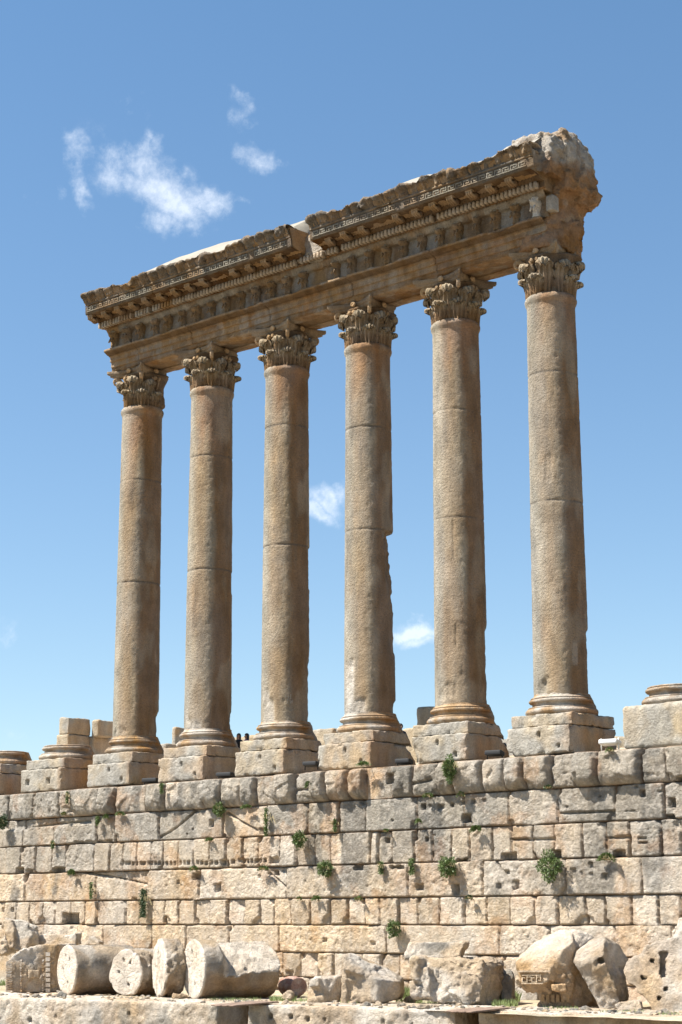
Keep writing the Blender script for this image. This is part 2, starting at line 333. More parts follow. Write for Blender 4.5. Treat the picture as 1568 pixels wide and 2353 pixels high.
H= [(-22.26,-5.5,0.13,0.14,0.25),(-22.04,-5.5,0.13,0.14,0.25),(-21.79,-5.51,0.13,0.14,0.25),(-21.58,-5.51,0.13,0.14,0.25),(-21.31,-5.52,0.13,0.14,0.25),(-21.1,-5.52,0.13,0.14,0.25),(-20.81,-5.53,0.13,0.14,0.25),(-20.57,-5.53,0.13,0.14,0.25),(-20.34,-5.54,0.13,0.14,0.25),(-20.11,-5.54,0.13,0.14,0.25),(-19.88,-5.55,0.13,0.14,0.25),(-19.62,-5.55,0.13,0.14,0.25),(-19.37,-5.56,0.13,0.14,0.25),(-19.14,-5.56,0.13,0.14,0.25),(-29.23,-3.82,0.13,0.08,0.25),(-28.82,-3.83,0.13,0.08,0.25),(-28.33,-3.81,0.15,0.09,0.25),(-29.87,-5.63,0.58,0.46,0.3),(-29.13,-5.7,0.49,0.46,0.3),(-27.23,-5.66,0.95,0.45,0.4),(-21.77,-7.05,0.29,0.26,0.25),(-30.93,-7.44,0.21,0.18,0.25),(-30.16,-7.43,0.21,0.18,0.25),(-26.42,-7.69,1.16,0.93,0.5),(-25.67,-4.53,2.45,0.22,0.15),(-22.56,-5.43,0.22,0.24,0.15),(-18.78,-5.54,0.12,0.15,0.25),(-18.52,-5.54,0.14,0.17,0.25),(-18.27,-5.54,0.14,0.17,0.25),(-17.71,-5.56,0.14,0.14,0.25),(-17.45,-5.58,0.14,0.14,0.25),(-17.18,-5.59,0.14,0.16,0.25),(-16.86,-5.58,0.15,0.15,0.25),(-16.57,-5.58,0.16,0.15,0.25),(-16.27,-5.57,0.16,0.16,0.25),(-15.98,-5.58,0.15,0.16,0.25),(-15.65,-5.56,0.2,0.16,0.25),(-15.24,-5.56,0.4,0.15,0.12),(-14.84,-5.57,0.17,0.15,0.25),(-14.56,-5.56,0.15,0.15,0.25),(-14.29,-5.57,0.13,0.15,0.25),(-14.02,-5.55,0.14,0.15,0.25),(-13.79,-5.55,0.18,0.14,0.25),(-13.39,-5.51,0.47,0.24,0.18),(-17.03,-3.89,0.26,0.28,0.25),(-14.04,-4.31,0.32,0.27,0.25),(-18.46,-4.4,0.08,0.07,0.25),(-18.09,-4.2,0.07,0.07,0.25),(-16.63,-6.5,0.41,0.34,0.35),(-18.88,-6.34,0.19,0.16,0.1),(-14.1,-6.21,0.13,0.09,0.25),(-17.94,-6.06,0.48,0.28,0.3),(-13.28,-6.01,0.31,0.22,0.3),(-7.27,-4.91,0.22,0.19,0.3),(-5.17,-4.96,0.1,0.15,0.25),(-4.91,-4.86,0.16,0.05,0.1),(-5.67,-6.67,0.33,0.25,0.2),(-3.9,-6.69,0.26,0.41,0.3),(-1.51,-6.25,0.2,0.14,0.15),(-1.88,-6.71,0.19,0.2,0.12),(-1.18,-6.61,0.3,0.32,0.2),(-3.69,-5.8,0.47,0.45,0.35),(-1.64,-5.64,0.61,0.44,0.4),(-6.89,-4.22,0.11,0.08,0.12),(-3.47,-4.17,0.47,0.29,0.3),(-6.94,-5.97,0.73,0.13,0.25),(-8.83,-5.94,0.46,0.17,0.25),(1.83,-6.34,0.1,0.13,0.15),(2.22,-6.39,0.14,0.11,0.1),(2.72,-6.44,0.21,0.23,0.15),(2.2,-6.04,0.16,0.19,0.15),(4.22,-5.24,0.34,0.05,0.15),(4.23,-5.38,0.41,0.08,0.2),(0.59,-5.58,0.44,0.27,0.35),(3.22,-5.65,0.5,0.34,0.3),(1.41,-6.22,0.24,0.58,0.1),(-26.19,-2.98,0.2,0.23,0.25),(-5.41,-3.72,0.22,0.18,0.25),(-5.07,-3.72,0.16,0.13,0.1),(-4.59,-3.76,0.27,0.17,0.15),(-4.02,-3.74,0.16,0.14,0.25),(-3.49,-3.68,0.19,0.12,0.25),(-2.99,-3.64,0.17,0.14,0.25),(-2.46,-3.63,0.18,0.14,0.12),(-7.1,-2.46,0.54,0.39,0.25),(4.4,-3.64,0.2,0.23,0.2),(5.14,-3.68,0.13,0.08,0.1),(2.71,-3.74,0.07,0.05,0.25),(1.25,-4.03,0.1,0.08,0.1),(5.65,-4.25,0.15,0.11,0.12),(5.53,-3.96,0.26,0.3,0.3),(5.35,-4.5,0.4,0.3,0.35),(5.92,-3.24,0.44,0.3,0.4),(4.16,-3.47,0.18,0.08,0.15),(3.73,-4.32,0.64,0.03,0.12),(-10.44,-8.69,0.19,0.14,0.15),(-8.01,-8.79,0.26,0.16,0.1),(-12.44,-9.97,0.32,0.28,0.2),(-12.94,-9.98,0.12,0.11,0.25)]
G= [[(-19.12,-4.15),(-18.43,-3.8),(-17.89,-3.49),(-17.14,-3.43)],[(-20.09,-4.51),(-19.12,-4.16)],[(-15.99,-3.61),(-15.06,-4.06),(-14.15,-4.41)],[(-25.03,-5.92),(-22.5,-6.25),(-20.82,-6.51)],[(-13.5,-6.14),(-12.49,-6.79)],[(-1.9,-5.92),(-1.26,-6.76)],[(-19.08,-5.88),(-17.53,-5.91)],[(0.99,-4.29),(3.32,-4.32)],[(-1.19,-5.16),(-0.58,-5.15)],[(-1.16,-5.16),(0.74,-5.19)],[(-31.24,-3.82),(-29.39,-3.83),(-27.2,-3.7),(-24.78,-3.63)],[(2.95,-5.22),(3.88,-5.21)],[(-11.98,-2.88),(-10.96,-2.88)],[(-5.7,-2.94),(-4.79,-2.83)]]
PL = [(-3.58,-2.5,0.55,1.07),(0.73,-6.14,0.86,0.93),(3.08,-5.98,0.68,0.6),(-3.9,-6.08,0.65,0.65),(-5.75,-6.01,0.3,0.58),(-10.11,-6.04,0.58,0.55),(-11.5,-4.87,0.52,0.56),(-10.83,-2.79,0.35,0.49),(-20.81,-7.28,0.45,1.16),(-6.54,-8.32,0.49,0.56),(-25.62,-5.99,0.39,0.59),(-30.7,-3.5,0.53,0.57),(-16.13,-3.5,0.44,0.47),(-14.56,-3.48,0.54,0.22),(-13.45,-4.08,0.18,1.1),(-9.66,-4.34,0.17,0.51),(-2.62,-4.8,0.42,0.48),(-4.88,-3.46,0.43,0.3),(-3.29,-3.5,0.26,0.36),(-7.93,-2.1,0.58,0.24),(0.7,-3.4,0.28,0.19),(3.52,-2.27,0.3,0.3),(-19.53,-2.46,0.19,0.45),(-13.56,-6.01,0.53,0.32),(-17.66,-5.94,0.4,0.37),(-16.76,-4.76,0.36,0.25),(-24.27,-6.69,0.19,0.69),(-7.28,-6.03,0.27,0.47),(-10.64,-7.21,0.34,0.31),(-8.4,-7.23,0.27,0.23),(-2.98,-7.25,0.22,0.32),(-5.37,-4.4,0.2,0.3),(-7.0,-4.69,0.17,0.2),(-22.41,-3.47,0.57,0.27),(-23.36,-3.58,0.27,0.39),(-26.29,-3.32,0.24,0.24),(-27.03,-4.62,0.2,0.36),(-23.95,-3.66,0.23,0.39),(-11.56,-7.19,0.14,0.17),(-25.83,-2.56,0.16,0.55)]
ZC = [-2.2, -3.41, -4.65, -5.89, -7.16, -8.19, -9.25, -10.2, -11.]
rg = np.random.RandomState(11)
XA, XB = -44., 22.
def fill(L_, step, jit):
    L_ = sorted(L_); x = L_[0]
    while x > XA: x -= step*(1+jit*rg.uniform(-1, 1)); L_.append(x)
    x = max(L_)
    while x < XB: x += step*(1+jit*rg.uniform(-1, 1)); L_.append(x)
    return sorted(L_)
J[7] = [-10.]
steps = [1.1, 2.8, 1.0, 3.4, 1.0, 2.6, 1.0, 1.5]
for k in range(8): J[k] = A(fill(list(J[k]), steps[k], .25))
J[6] = A(fill([x for x in J[6] if -13 < x < -6], 1., .2))
wall = thing('ashlar_wall', 'long retaining wall of big weathered limestone blocks carrying the columns', 'stone wall', (-12, WY, ZG))
rs = .045
xs = np.arange(XA, XB, rs)
def dseg(X, Z, p, q):
    p, q = A(p), A(q); d = q-p; t = np.clip(((X-p[0])*d[0]+(Z-p[1])*d[1])/(d@d), 0, 1)
    return np.hypot(X-p[0]-t*d[0], Z-p[1]-t*d[1])
for k in range(8):
    z1, z0 = ZC[k], ZC[k+1]; nz_ = max(4, int(round((z1-z0)/.04))); zs = np.linspace(z0, z1, nz_+1)
    X, Z = np.meshgrid(xs, zs, indexing='ij'); P = np.stack([X, np.full_like(X, WY), Z], -1)
    Xw = X+.035*fbm(P*1.3, 3, 21+k)+.012*fbm(P*6, 2, 5); j = np.clip(np.searchsorted(J[k], Xw), 1, len(J[k])-1); xl, xr = J[k][j-1], J[k][j]
    R = np.random.RandomState(100+k).uniform(0, 1, (len(J[k])+1, 12)); q = R[j]
    u = (Xw-(xl+xr)/2)/((xr-xl)/2); v = (Z-(z0+z1)/2)/((z1-z0)/2)
    zw = .012*fbm(P*1.6, 3, 40)
    dx = np.minimum(Xw-xl, xr-Xw); dz = np.minimum(Z-z0, z1-Z)+zw; dz = dz+.03*np.clip(fbm(P*A([.45, 0, 1.5])+3, 3, 77), 0, 1); dd = np.minimum(dx, np.maximum(dz, 0))
    h = .12*(q[..., 0]-.5)+.05*(q[..., 1]-.5)*u+.05*(q[..., 2]-.5)*v
    big = 1. if k in (0,) else 0.
    rr = .03+.08*q[..., 3]**2+.05*big
    h -= (.025+.045*q[..., 4])*(1-np.clip(dd/rr, 0, 1))**2
    gap = np.clip(.012+.024*fbm(P*1.1, 3, 60+k), .005, .06)
    h -= .12*(1-sst(gap*.6, gap*1.6+.01, np.minimum(dx-.016, np.maximum(dz, 0))))
    # quarry-rough face or dressed face
    rgh = .35+.9*q[..., 5]
    h += rgh*(.014*fbm(P*3.2, 3, 31)+.018*fbm(P*8, 3, 33)+.012*crag(P*A([5, 5, 6.5]), 37)+.008*crag(P*12, 38)+.014*_h((X/rs).astype(int), (Z/.04).astype(int), (Z*0).astype(int), 5))+.02*fbm(P*.9, 3, 35)
    h -= .03*np.clip(fbm(P*A([4.2, 4, 5.5]), 3, 39)-.62, 0, 1)*rgh*2
    # broken corners
    for ci, (su, sv_) in enumerate(((-1, -1), (1, -1), (-1, 1), (1, 1))):
        cr = np.clip(q[..., 6+ci]-.72, 0, 1)/.28*.45
        dc = np.hypot((u-su)*(xr-xl)/2, (v-sv_)*(z1-z0)/2)+.12*fbm(P*3, 2, 70)
        h -= np.where(cr > 0, .14*(1-sst(cr*.7, cr+.02, dc)), 0)
    if k == 0:   # rough bosses overhanging, with undercut foot
        boss = q[..., 10]*.42*(X > -25.8)+.06
        h += boss*(1-np.abs(u)**10)*(1-np.clip(-v, 0, 1)**(2+2*q[..., 11]))*(1-.2*np.clip(v, 0, 1)**3)+.05*fbm(P*1.6, 3, 81)+.055*crag(P*A([1.6, 1, 1.8])+q[..., :3]*5, 83)
        plainm = (X > -9.0+.0) & (X < -6.8-.02); h = np.where((X > -8.12) & (X < -5.73+.9) & (X < -6.82), .03+.02*fbm(P*5, 3, 3), h)
    if k == 1:
        h -= .16*sst(-.03, .03, Z-(-3.78+.03*fbm(P*.9, 3, 4)))*(X < -24.6)
    for hx, hz, hw, hh, hd in H:
        if hz > z1+.01 or hz-hh < z0-.5 or hz < z0: continue
        wob = .03*fbm(P*4, 2, 12) if hw > .3 else 0
        m = sst(-.02, .02, np.minimum(np.minimum(X-hx, hx+hw-X), np.minimum(hz-Z, Z-hz+hh))+wob); h -= hd*m
    for gl in G:
        for p_, q_ in zip(gl[:-1], gl[1:]):
            if max(p_[1], q_[1]) < z0-.1 or min(p_[1], q_[1]) > z1+.1: continue
            d = dseg(X, Z, p_, q_)+.015*fbm(P*4, 2, 13); h -= .13*(1-sst(.02, .06, d))
    if k in (3,):  # slanted break with the stone above it recessed
        line = np.interp(X[:, 0], [-25.0, -22.5, -20.8], [-5.92, -6.25, -6.51])[:, None]
        h -= .12*((Z > line) & (X > -25.) & (X < -20.8))
        line = np.interp(X[:, 0], [-13.5, -12.49], [-6.14, -6.79])[:, None]
        h -= .06*((Z > line) & (X > -13.5) & (X < -12.49))
    Pf = P.copy(); Pf[..., 1] = WY-h
    # colour of each stone
    t = lerp(CREAM*1.13, PINK*A([1.12, 1.11, 1.08]), sst(-.4, .4, fbm(P*.35, 3, 90)))
    t = lerp(t, TAN*1.08, np.clip((q[..., 8]-.62)*1.1+.45*fbm(P*.7, 4, 91), 0, .7))
    t = lerp(t, PALE*1.08, np.clip((q[..., 9]-.5)*1.3, 0, .55)); t = t*(.86+.28*q[..., 11])[..., None]
    gm = [1.0, .7, .46, .26, .14, .10, .08, .0][k]
    gw = np.clip(gm*(.55+.8*q[..., 7])+.7*gm*fbm(P*.8, 4, 92)+(.25*sst(-14, -30, X) if k in (1, 2) else 0), 0, .88)
    if k == 0: gw = np.where((X > -8.12) & (X < -6.82), 0, gw*np.where(X > -1.28, .9, 1))
    t = lerp(t, GREY*1.15, gw)
    t = lerp(t, GREY*.75, .8*streaks(P, 93, 1.3, .05, .45)*(1 if k < 4 else .4)*sst(-.5, .3, fbm(P*A([.25, 0, .4]), 2, 97)))
    t = lerp(t, ORANGE*1.15, .32*sst(.15, .6, fbm(P*1.1, 4, 94)))
    t = lerp(t, ORANGE*.75, .55*(1-sst(.008, .05, dd)))       # rusty earth in the joints
    t = lerp(t, PALE*1.05, .35*sst(.0, .5, fbm(P*6, 3, 96)))*(1+.10*fbm(P*4, 3, 95)[..., None])
    part('stone_course', Pf.reshape(-1, 3), gridF(len(xs), nz_+1), S_WALL, wall, t.reshape(-1, 3))
    if k == 0: top_edge = Pf[:, -1, :].copy(); top_t = t[:, -1, :]
ny_ = 30; TY = np.linspace(0, 1, ny_)[None, :, None]
far_ = top_edge.copy(); far_[:, 1] = 2.6; P = top_edge[:, None]*(1-TY)+far_[:, None]*TY; P[..., 2] = -2.2+.05*fbm(P*1.5, 4, 44)*np.minimum(TY[..., 0]*8, 1)
part('wall_top', P.reshape(-1, 3), gridF(len(xs), ny_), S_WALL, wall, lerp(CREAM, GREY, sst(-.3, .4, fbm(P, 3, 4))).reshape(-1, 3))
V, F = box(((XA+XB)/2, .95, -6.7), (XB-XA-.2, 3.9, 8.9)); part('masonry_core', V, F, S_WALL, wall, np.tile(BROWN, (len(V), 1)))
# ================================================================== COLUMNS
ZT, ZCAP, SP = 15.57, 17.5, 4.75
CTONE = .77; ETONE = .66
def dir_w(th, c, hw):       # 1 near the angle c (degrees), falling to 0 at hw
    d = (np.degrees(th)-c+180) % 360-180; return np.clip(1-np.abs(d)/hw, 0, 1)
JZ = {1: (7.2, 12.05), 2: (7.2, 12.4), 3: (7.65, 12.95), 4: (7.65, 12.0), 5: (7.45, 11.85), 6: (7.4, 12.45)}
DMG = {1: [(42, 45, -.1, 1.3, .12, 0), (-75, 14, .2, .55, .07, 0), (-110, 10, -.1, .5, .1, 0)],
       2: [(42, 35, .1, 1.1, .09, 0), (-85, 30, -.2, .55, .08, 1), (-110, 12, .5, 1.0, .05, 1), (42, 20, 6.2, 7.2, .03, 0)],
       3: [(45, 40, -.2, 2.9, .10, 0), (45, 22, 5.8, 7.66, .09, 0), (-90, 22, -.2, 1.1, .07, 1), (-100, 15, .9, 1.5, .05, 1), (40, 30, 2.5, 6., .03, 0)],
       4: [(40, 55, 4.6, 7.64, .34, 0), (40, 45, 2.5, 5.2, .07, 0), (40, 40, -.2, .7, .1, 0), (-108, 26, -.1, 2.3, .085, 1), (-75, 22, -.1, .75, .06, 1), (-10, 8, 6.9, 7.64, .08, 0)],
       5: [(42, 40, -.2, 3.2, .09, 0), (-75, 16, .35, .85, .06, 0), (-98, 12, .2, .7, .05, 0), (-62, 3, 2.4, 3.1, .03, 0), (-64, 3, 5.8, 7.4, .02, 0)],
       6: [(42, 40, -.2, 2.6, .07, 0), (-100, 16, .0, .6, .07, 0), (-88, 12, .35, .75, .06, 0), (-70, 12, 8.1, 9.2, .04, 0), (-24, 7, 1.2, 2.0, .005, 1)]}
BASEP = [(1.043, .14), (1.06, .07), (1.11, .03), (1.165, .005), (1.165, -.03), (1.14, -.035), (1.14, -.05), (1.20, -.055), (1.235, -.09), (1.235, -.14), (1.20, -.175), (1.13, -.18), (1.10, -.24), (1.11, -.31),
         (1.19, -.345), (1.26, -.35), (1.26, -.385), (1.24, -.39), (1.31, -.41), (1.37, -.48), (1.375, -.54), (1.34, -.60), (1.30, -.63), (1.30, -.66)]
def shaft_disp(ci):
    def f(T, R, Z):
        P = np.stack([np.cos(T)*R+ci*11., np.sin(T)*R, Z], -1)
        d = .008*fbm(P*1.1, 3, 5)+.007*fbm(P*5, 3, 6)+.014*np.minimum(fbm(P*9, 2, 7)+.1, 0)
        for c, hw, z0, z1, dep, _ in DMG.get(ci, []):
            wob = .22*fbm(P*2.2+9, 3, 14+int(c) % 7)
            m = sst(0, .55, np.minimum(dir_w(T, c, hw)*1.6, 1)+wob*.5-.12)*sst(-.02, .1, Z-z0+wob*.3)*(1-sst(-.06, .0, Z-z1)) if z1 < 7.7 and z1 > 7.1 else sst(.1, .6, dir_w(T, c, hw)+wob)*sst(-.05, .2, Z-z0+wob)*(1-sst(-.2, .05, Z-z1-wob))
            if ci == 4 and dep == .34: dep_ = np.interp(Z, [4.6, 5.3, 6.5, 7.2, 7.64], [.02, .10, .19, .27, .30])
            else: dep_ = dep
            d = d-m*dep_*(1+.35*fbm(P*4, 3, 17))
        for jz in JZ.get(ci, ()):
            jj = np.abs(Z-jz-.02*fbm(P*A([.6, .6, 0]), 2, 30)); d = d-.035*(1-sst(.012, .045, jj))*(.6+.4*fbm(P*1.5, 2, 31))
        return d
    return f
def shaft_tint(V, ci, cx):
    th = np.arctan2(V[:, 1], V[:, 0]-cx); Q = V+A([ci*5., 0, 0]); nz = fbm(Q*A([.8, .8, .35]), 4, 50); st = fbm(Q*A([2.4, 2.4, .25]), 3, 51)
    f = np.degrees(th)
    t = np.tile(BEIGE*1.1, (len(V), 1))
    t = lerp(t, OLIVE*1.12, np.clip(1.3*dir_w(th, -125, 50)+.5*nz, 0, .9))                     # lichen on the weather side, lightened to paint in the sunlit flank
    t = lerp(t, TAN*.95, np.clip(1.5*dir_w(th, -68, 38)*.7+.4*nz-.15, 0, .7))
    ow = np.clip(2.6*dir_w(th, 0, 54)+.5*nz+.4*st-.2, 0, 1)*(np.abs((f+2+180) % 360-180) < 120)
    t = lerp(t, A([.275, .155, .075]), .92*ow)  # rusty patina, darkened further to paint in the shaded flank
    t = lerp(t, OLIVE*.6, np.clip(1.5*dir_w(th, 62, 40)+.6*st-.2, 0, .8))  # greyish far edge, reflected light painted in
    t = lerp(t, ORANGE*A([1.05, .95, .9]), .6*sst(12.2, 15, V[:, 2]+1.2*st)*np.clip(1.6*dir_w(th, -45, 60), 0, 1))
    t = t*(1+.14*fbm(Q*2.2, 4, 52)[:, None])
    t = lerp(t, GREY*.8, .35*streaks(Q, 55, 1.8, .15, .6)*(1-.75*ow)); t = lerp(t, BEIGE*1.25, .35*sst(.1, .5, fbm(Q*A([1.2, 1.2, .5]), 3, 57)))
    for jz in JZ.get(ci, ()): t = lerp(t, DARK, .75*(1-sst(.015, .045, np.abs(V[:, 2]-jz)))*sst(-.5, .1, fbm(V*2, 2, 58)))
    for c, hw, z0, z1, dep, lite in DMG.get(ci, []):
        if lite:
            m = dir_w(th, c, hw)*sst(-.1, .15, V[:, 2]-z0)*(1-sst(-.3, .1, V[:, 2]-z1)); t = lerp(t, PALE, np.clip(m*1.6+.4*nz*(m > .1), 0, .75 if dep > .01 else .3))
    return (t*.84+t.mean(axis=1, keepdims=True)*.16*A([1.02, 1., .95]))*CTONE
ordn = ['', 'first', 'second', 'third', 'fourth', 'fifth', 'sixth']
clab = {1: 'first from the left end of the row',
        2: 'second from the left, beside two dark haired visitors',
        3: 'third from the left',
        4: 'fourth from the left, deep notch broken from its side',
        5: 'fifth from the left, round stub behind its base',
        6: 'sixth, carrying the broken right end of the entablature'}
# --- capital pieces, made once
def leaf(wd, ht, out, th=.05, nu=19, nv=26, lobes=4.5):
    k = A([(0, 0), (.04, .25), (.11, .5), (.24, .72), (.42, .88), (.64, .985), (.82, 1.0), (.95, .94), (1., .84), (.95, .76)])*A([out, ht])
    s = np.r_[0, np.cumsum(np.hypot(*np.diff(k, axis=0).T))]; s /= s[-1]; v = np.linspace(0, 1, nv); o = np.interp(v, s, k[:, 0]); z = np.interp(v, s, k[:, 1])
    u = np.linspace(-1, 1, nu); U, O = np.meshgrid(u, o, indexing='ij'); _, Z = np.meshgrid(u, z, indexing='ij'); _, Vv = np.meshgrid(u, v, indexing='ij')
    W = wd*(.80+.40*np.sin(np.pi*np.clip(Vv*1.0, 0, 1)))*(1-.5*sst(.86, 1., Vv))*(1-.34*np.abs(np.sin(lobes*np.pi*Vv))**.7*np.abs(U)**2)
    rib = .065*np.cos(U*np.pi*4.5)*(1-.4*Vv)+.035*(np.abs(U) < .12)
    droop = -.10*U**2*(1-Vv)-.12*np.abs(U)**1.7*Vv*ht*.5
    X = U*W; Y = -(O+rib+.02)+np.abs(U)**2*.12; Zz = Z+droop*sst(.4, .9, Vv)+.04*np.sin(lobes*2*np.pi*Vv)*np.abs(U)**2
    f = np.stack([X, Y, Zz], -1).reshape(-1, 3); b = np.stack([X*.9, Y+th+.02, Zz-.03*Vv-.02], -1).reshape(-1, 3); n = nu*nv
    F = gridF(nu, nv); rim = [i*nv for i in range(nu)]+[(nu-1)*nv+i for i in range(1, nv)]+[i*nv+nv-1 for i in range(nu-2, -1, -1)]+[i for i in range(nv-2, 0, -1)]
    S = A([[rim[i], rim[(i+1) % len(rim)], rim[(i+1) % len(rim)]+n, rim[i]+n] for i in range(len(rim))])
    return np.concatenate([f, b]), np.concatenate([F, F[:, ::-1]+n, S])
def leaf_tint(V, ht):
    t = lerp(BROWN*1.15, BEIGE*1.2, sst(.25*ht, .97*ht, V[:, 2])); return lerp(t, BROWN, .4*sst(-.2, .4, fbm(V*3, 3, 4)))*.72  # leaf foot browner than tip: crevice dirt deepened with painted shade
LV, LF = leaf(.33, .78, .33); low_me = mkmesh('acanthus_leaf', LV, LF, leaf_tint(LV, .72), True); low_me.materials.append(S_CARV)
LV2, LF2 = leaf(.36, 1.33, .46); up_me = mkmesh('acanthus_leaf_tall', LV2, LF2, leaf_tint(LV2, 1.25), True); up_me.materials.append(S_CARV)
def volute():
    # stalk rising outwards and curling into a scroll below the abacus corner; local: outward = -Y
    pts = [(-.12, .75), (-.06, 1.0), (.04, 1.18), (.18, 1.33), (.32, 1.42)]; c = A([.36, 1.26]); 
    for i in range(1, 15): a = math.pi/2-i*.55; r = .17*(1-i/17); pts.append((c[0]+r*math.cos(a), c[1]+r*math.sin(a)))
    pts = A(pts); vs, fs = [], []
    for sgn in (1,):
        n = len(pts); w = np.interp(np.arange(n), [0, 4, n-1], [.05, .08, .07]); t = .045
        d = np.gradient(pts, axis=0); d /= np.linalg.norm(d, axis=1, keepdims=True); nn = np.stack([-d[:, 1], d[:, 0]], -1)
        ring = []
        for a, b in ((-1, -1), (1, -1), (1, 1), (-1, 1)): q = pts+nn*t*b; ring.append(np.stack([a*w, -q[:, 0], q[:, 1]], -1))
        V = np.stack(ring, 1).reshape(-1, 3); F = [[i*4+k, i*4+(k+1) % 4, i*4+4+(k+1) % 4, i*4+4+k] for i in range(n-1) for k in range(4)]+[[3, 2, 1, 0], [n*4-4, n*4-3, n*4-2, n*4-1]]
    V2, F2, N2 = sculpt([(V, F)], .028, .02, 3, 5)
    return V2, F2
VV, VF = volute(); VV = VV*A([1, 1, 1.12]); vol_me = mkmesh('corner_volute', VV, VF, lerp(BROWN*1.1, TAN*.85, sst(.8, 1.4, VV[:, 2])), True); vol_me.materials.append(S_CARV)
def inner_scrolls():
    L_ = []
    for s in (-1, 1):
        L_.append(cyl((s*.10, -.02, .75), (s*.16, -.10, 1.12), .055, .05, 10)); L_.append(cyl((s*.16, -.10, 1.12), (s*.30, -.14, 1.30), .05, .04, 10)); L_.append(cyl((s*.11, -.06, 1.27), (s*.11, -.24, 1.27), .085, .07, 14))
    V, F, _ = sculpt(L_, .028, .015, 6, 5); return V, F
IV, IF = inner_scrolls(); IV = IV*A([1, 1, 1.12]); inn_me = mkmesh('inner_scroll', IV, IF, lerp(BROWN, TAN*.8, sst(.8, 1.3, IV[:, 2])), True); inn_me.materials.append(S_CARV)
fl = [rockbox((.12, .16, .2), (0, -.05, 0), .05, .05, .01)]
for a in range(6): fl.append(cyl((0, 0, 0), (.15*math.cos(a*1.047), -.12, .13*math.sin(a*1.047)), .05, .075, 8))
FV, FF, _ = sculpt([(v*.8, f.tolist() if isinstance(f, np.ndarray) else f) for v, f in fl], .03, .02, 2, 6)
flo_me = mkmesh('fleuron', FV, FF, np.tile(TAN, (len(FV), 1)), True); flo_me.materials.append(S_CARV)
def abacus(sd_):
    n = 25; pts = []
    for k in range(4):
        a0 = k*math.pi/2-math.pi*.75
        t = np.linspace(-.92, .92, n); side = np.stack([t*1.30, -(1.24-.40*(1-(t/.92)**2)**.9)], -1)
        ca, sa = math.cos(k*math.pi/2), math.sin(k*math.pi/2); pts.append(np.stack([side[:, 0]*ca-side[:, 1]*sa, side[:, 0]*sa+side[:, 1]*ca], -1))
    P2 = np.concatenate(pts); prof = dense([(.82, 1.60), (.91, 1.66), (.91, 1.72), (.98, 1.77), (1.0, 1.82), (1.0, 1.925)], .04); m = len(P2)
    V = np.concatenate([np.c_[P2*s, np.full(m, z)] for s, z in prof]+[np.c_[P2*.05, np.full(m, 1.928)], np.c_[P2*.05, np.full(m, 1.60)]]); r = len(prof)+2; F = []
    order = [r-1]+list(range(r-1))
    for a, b in zip(order[:-1], order[1:]):
        for i in range(m): F.append([a*m+i, a*m+(i+1) % m, b*m+(i+1) % m, b*m+i])
    V = V+.02*np.stack([fbm(V*3+sd_*9, 3, 1), fbm(V*3+sd_*9, 3, 2), .6*fbm(V*3, 3, 3)], -1)
    return V, A(F)
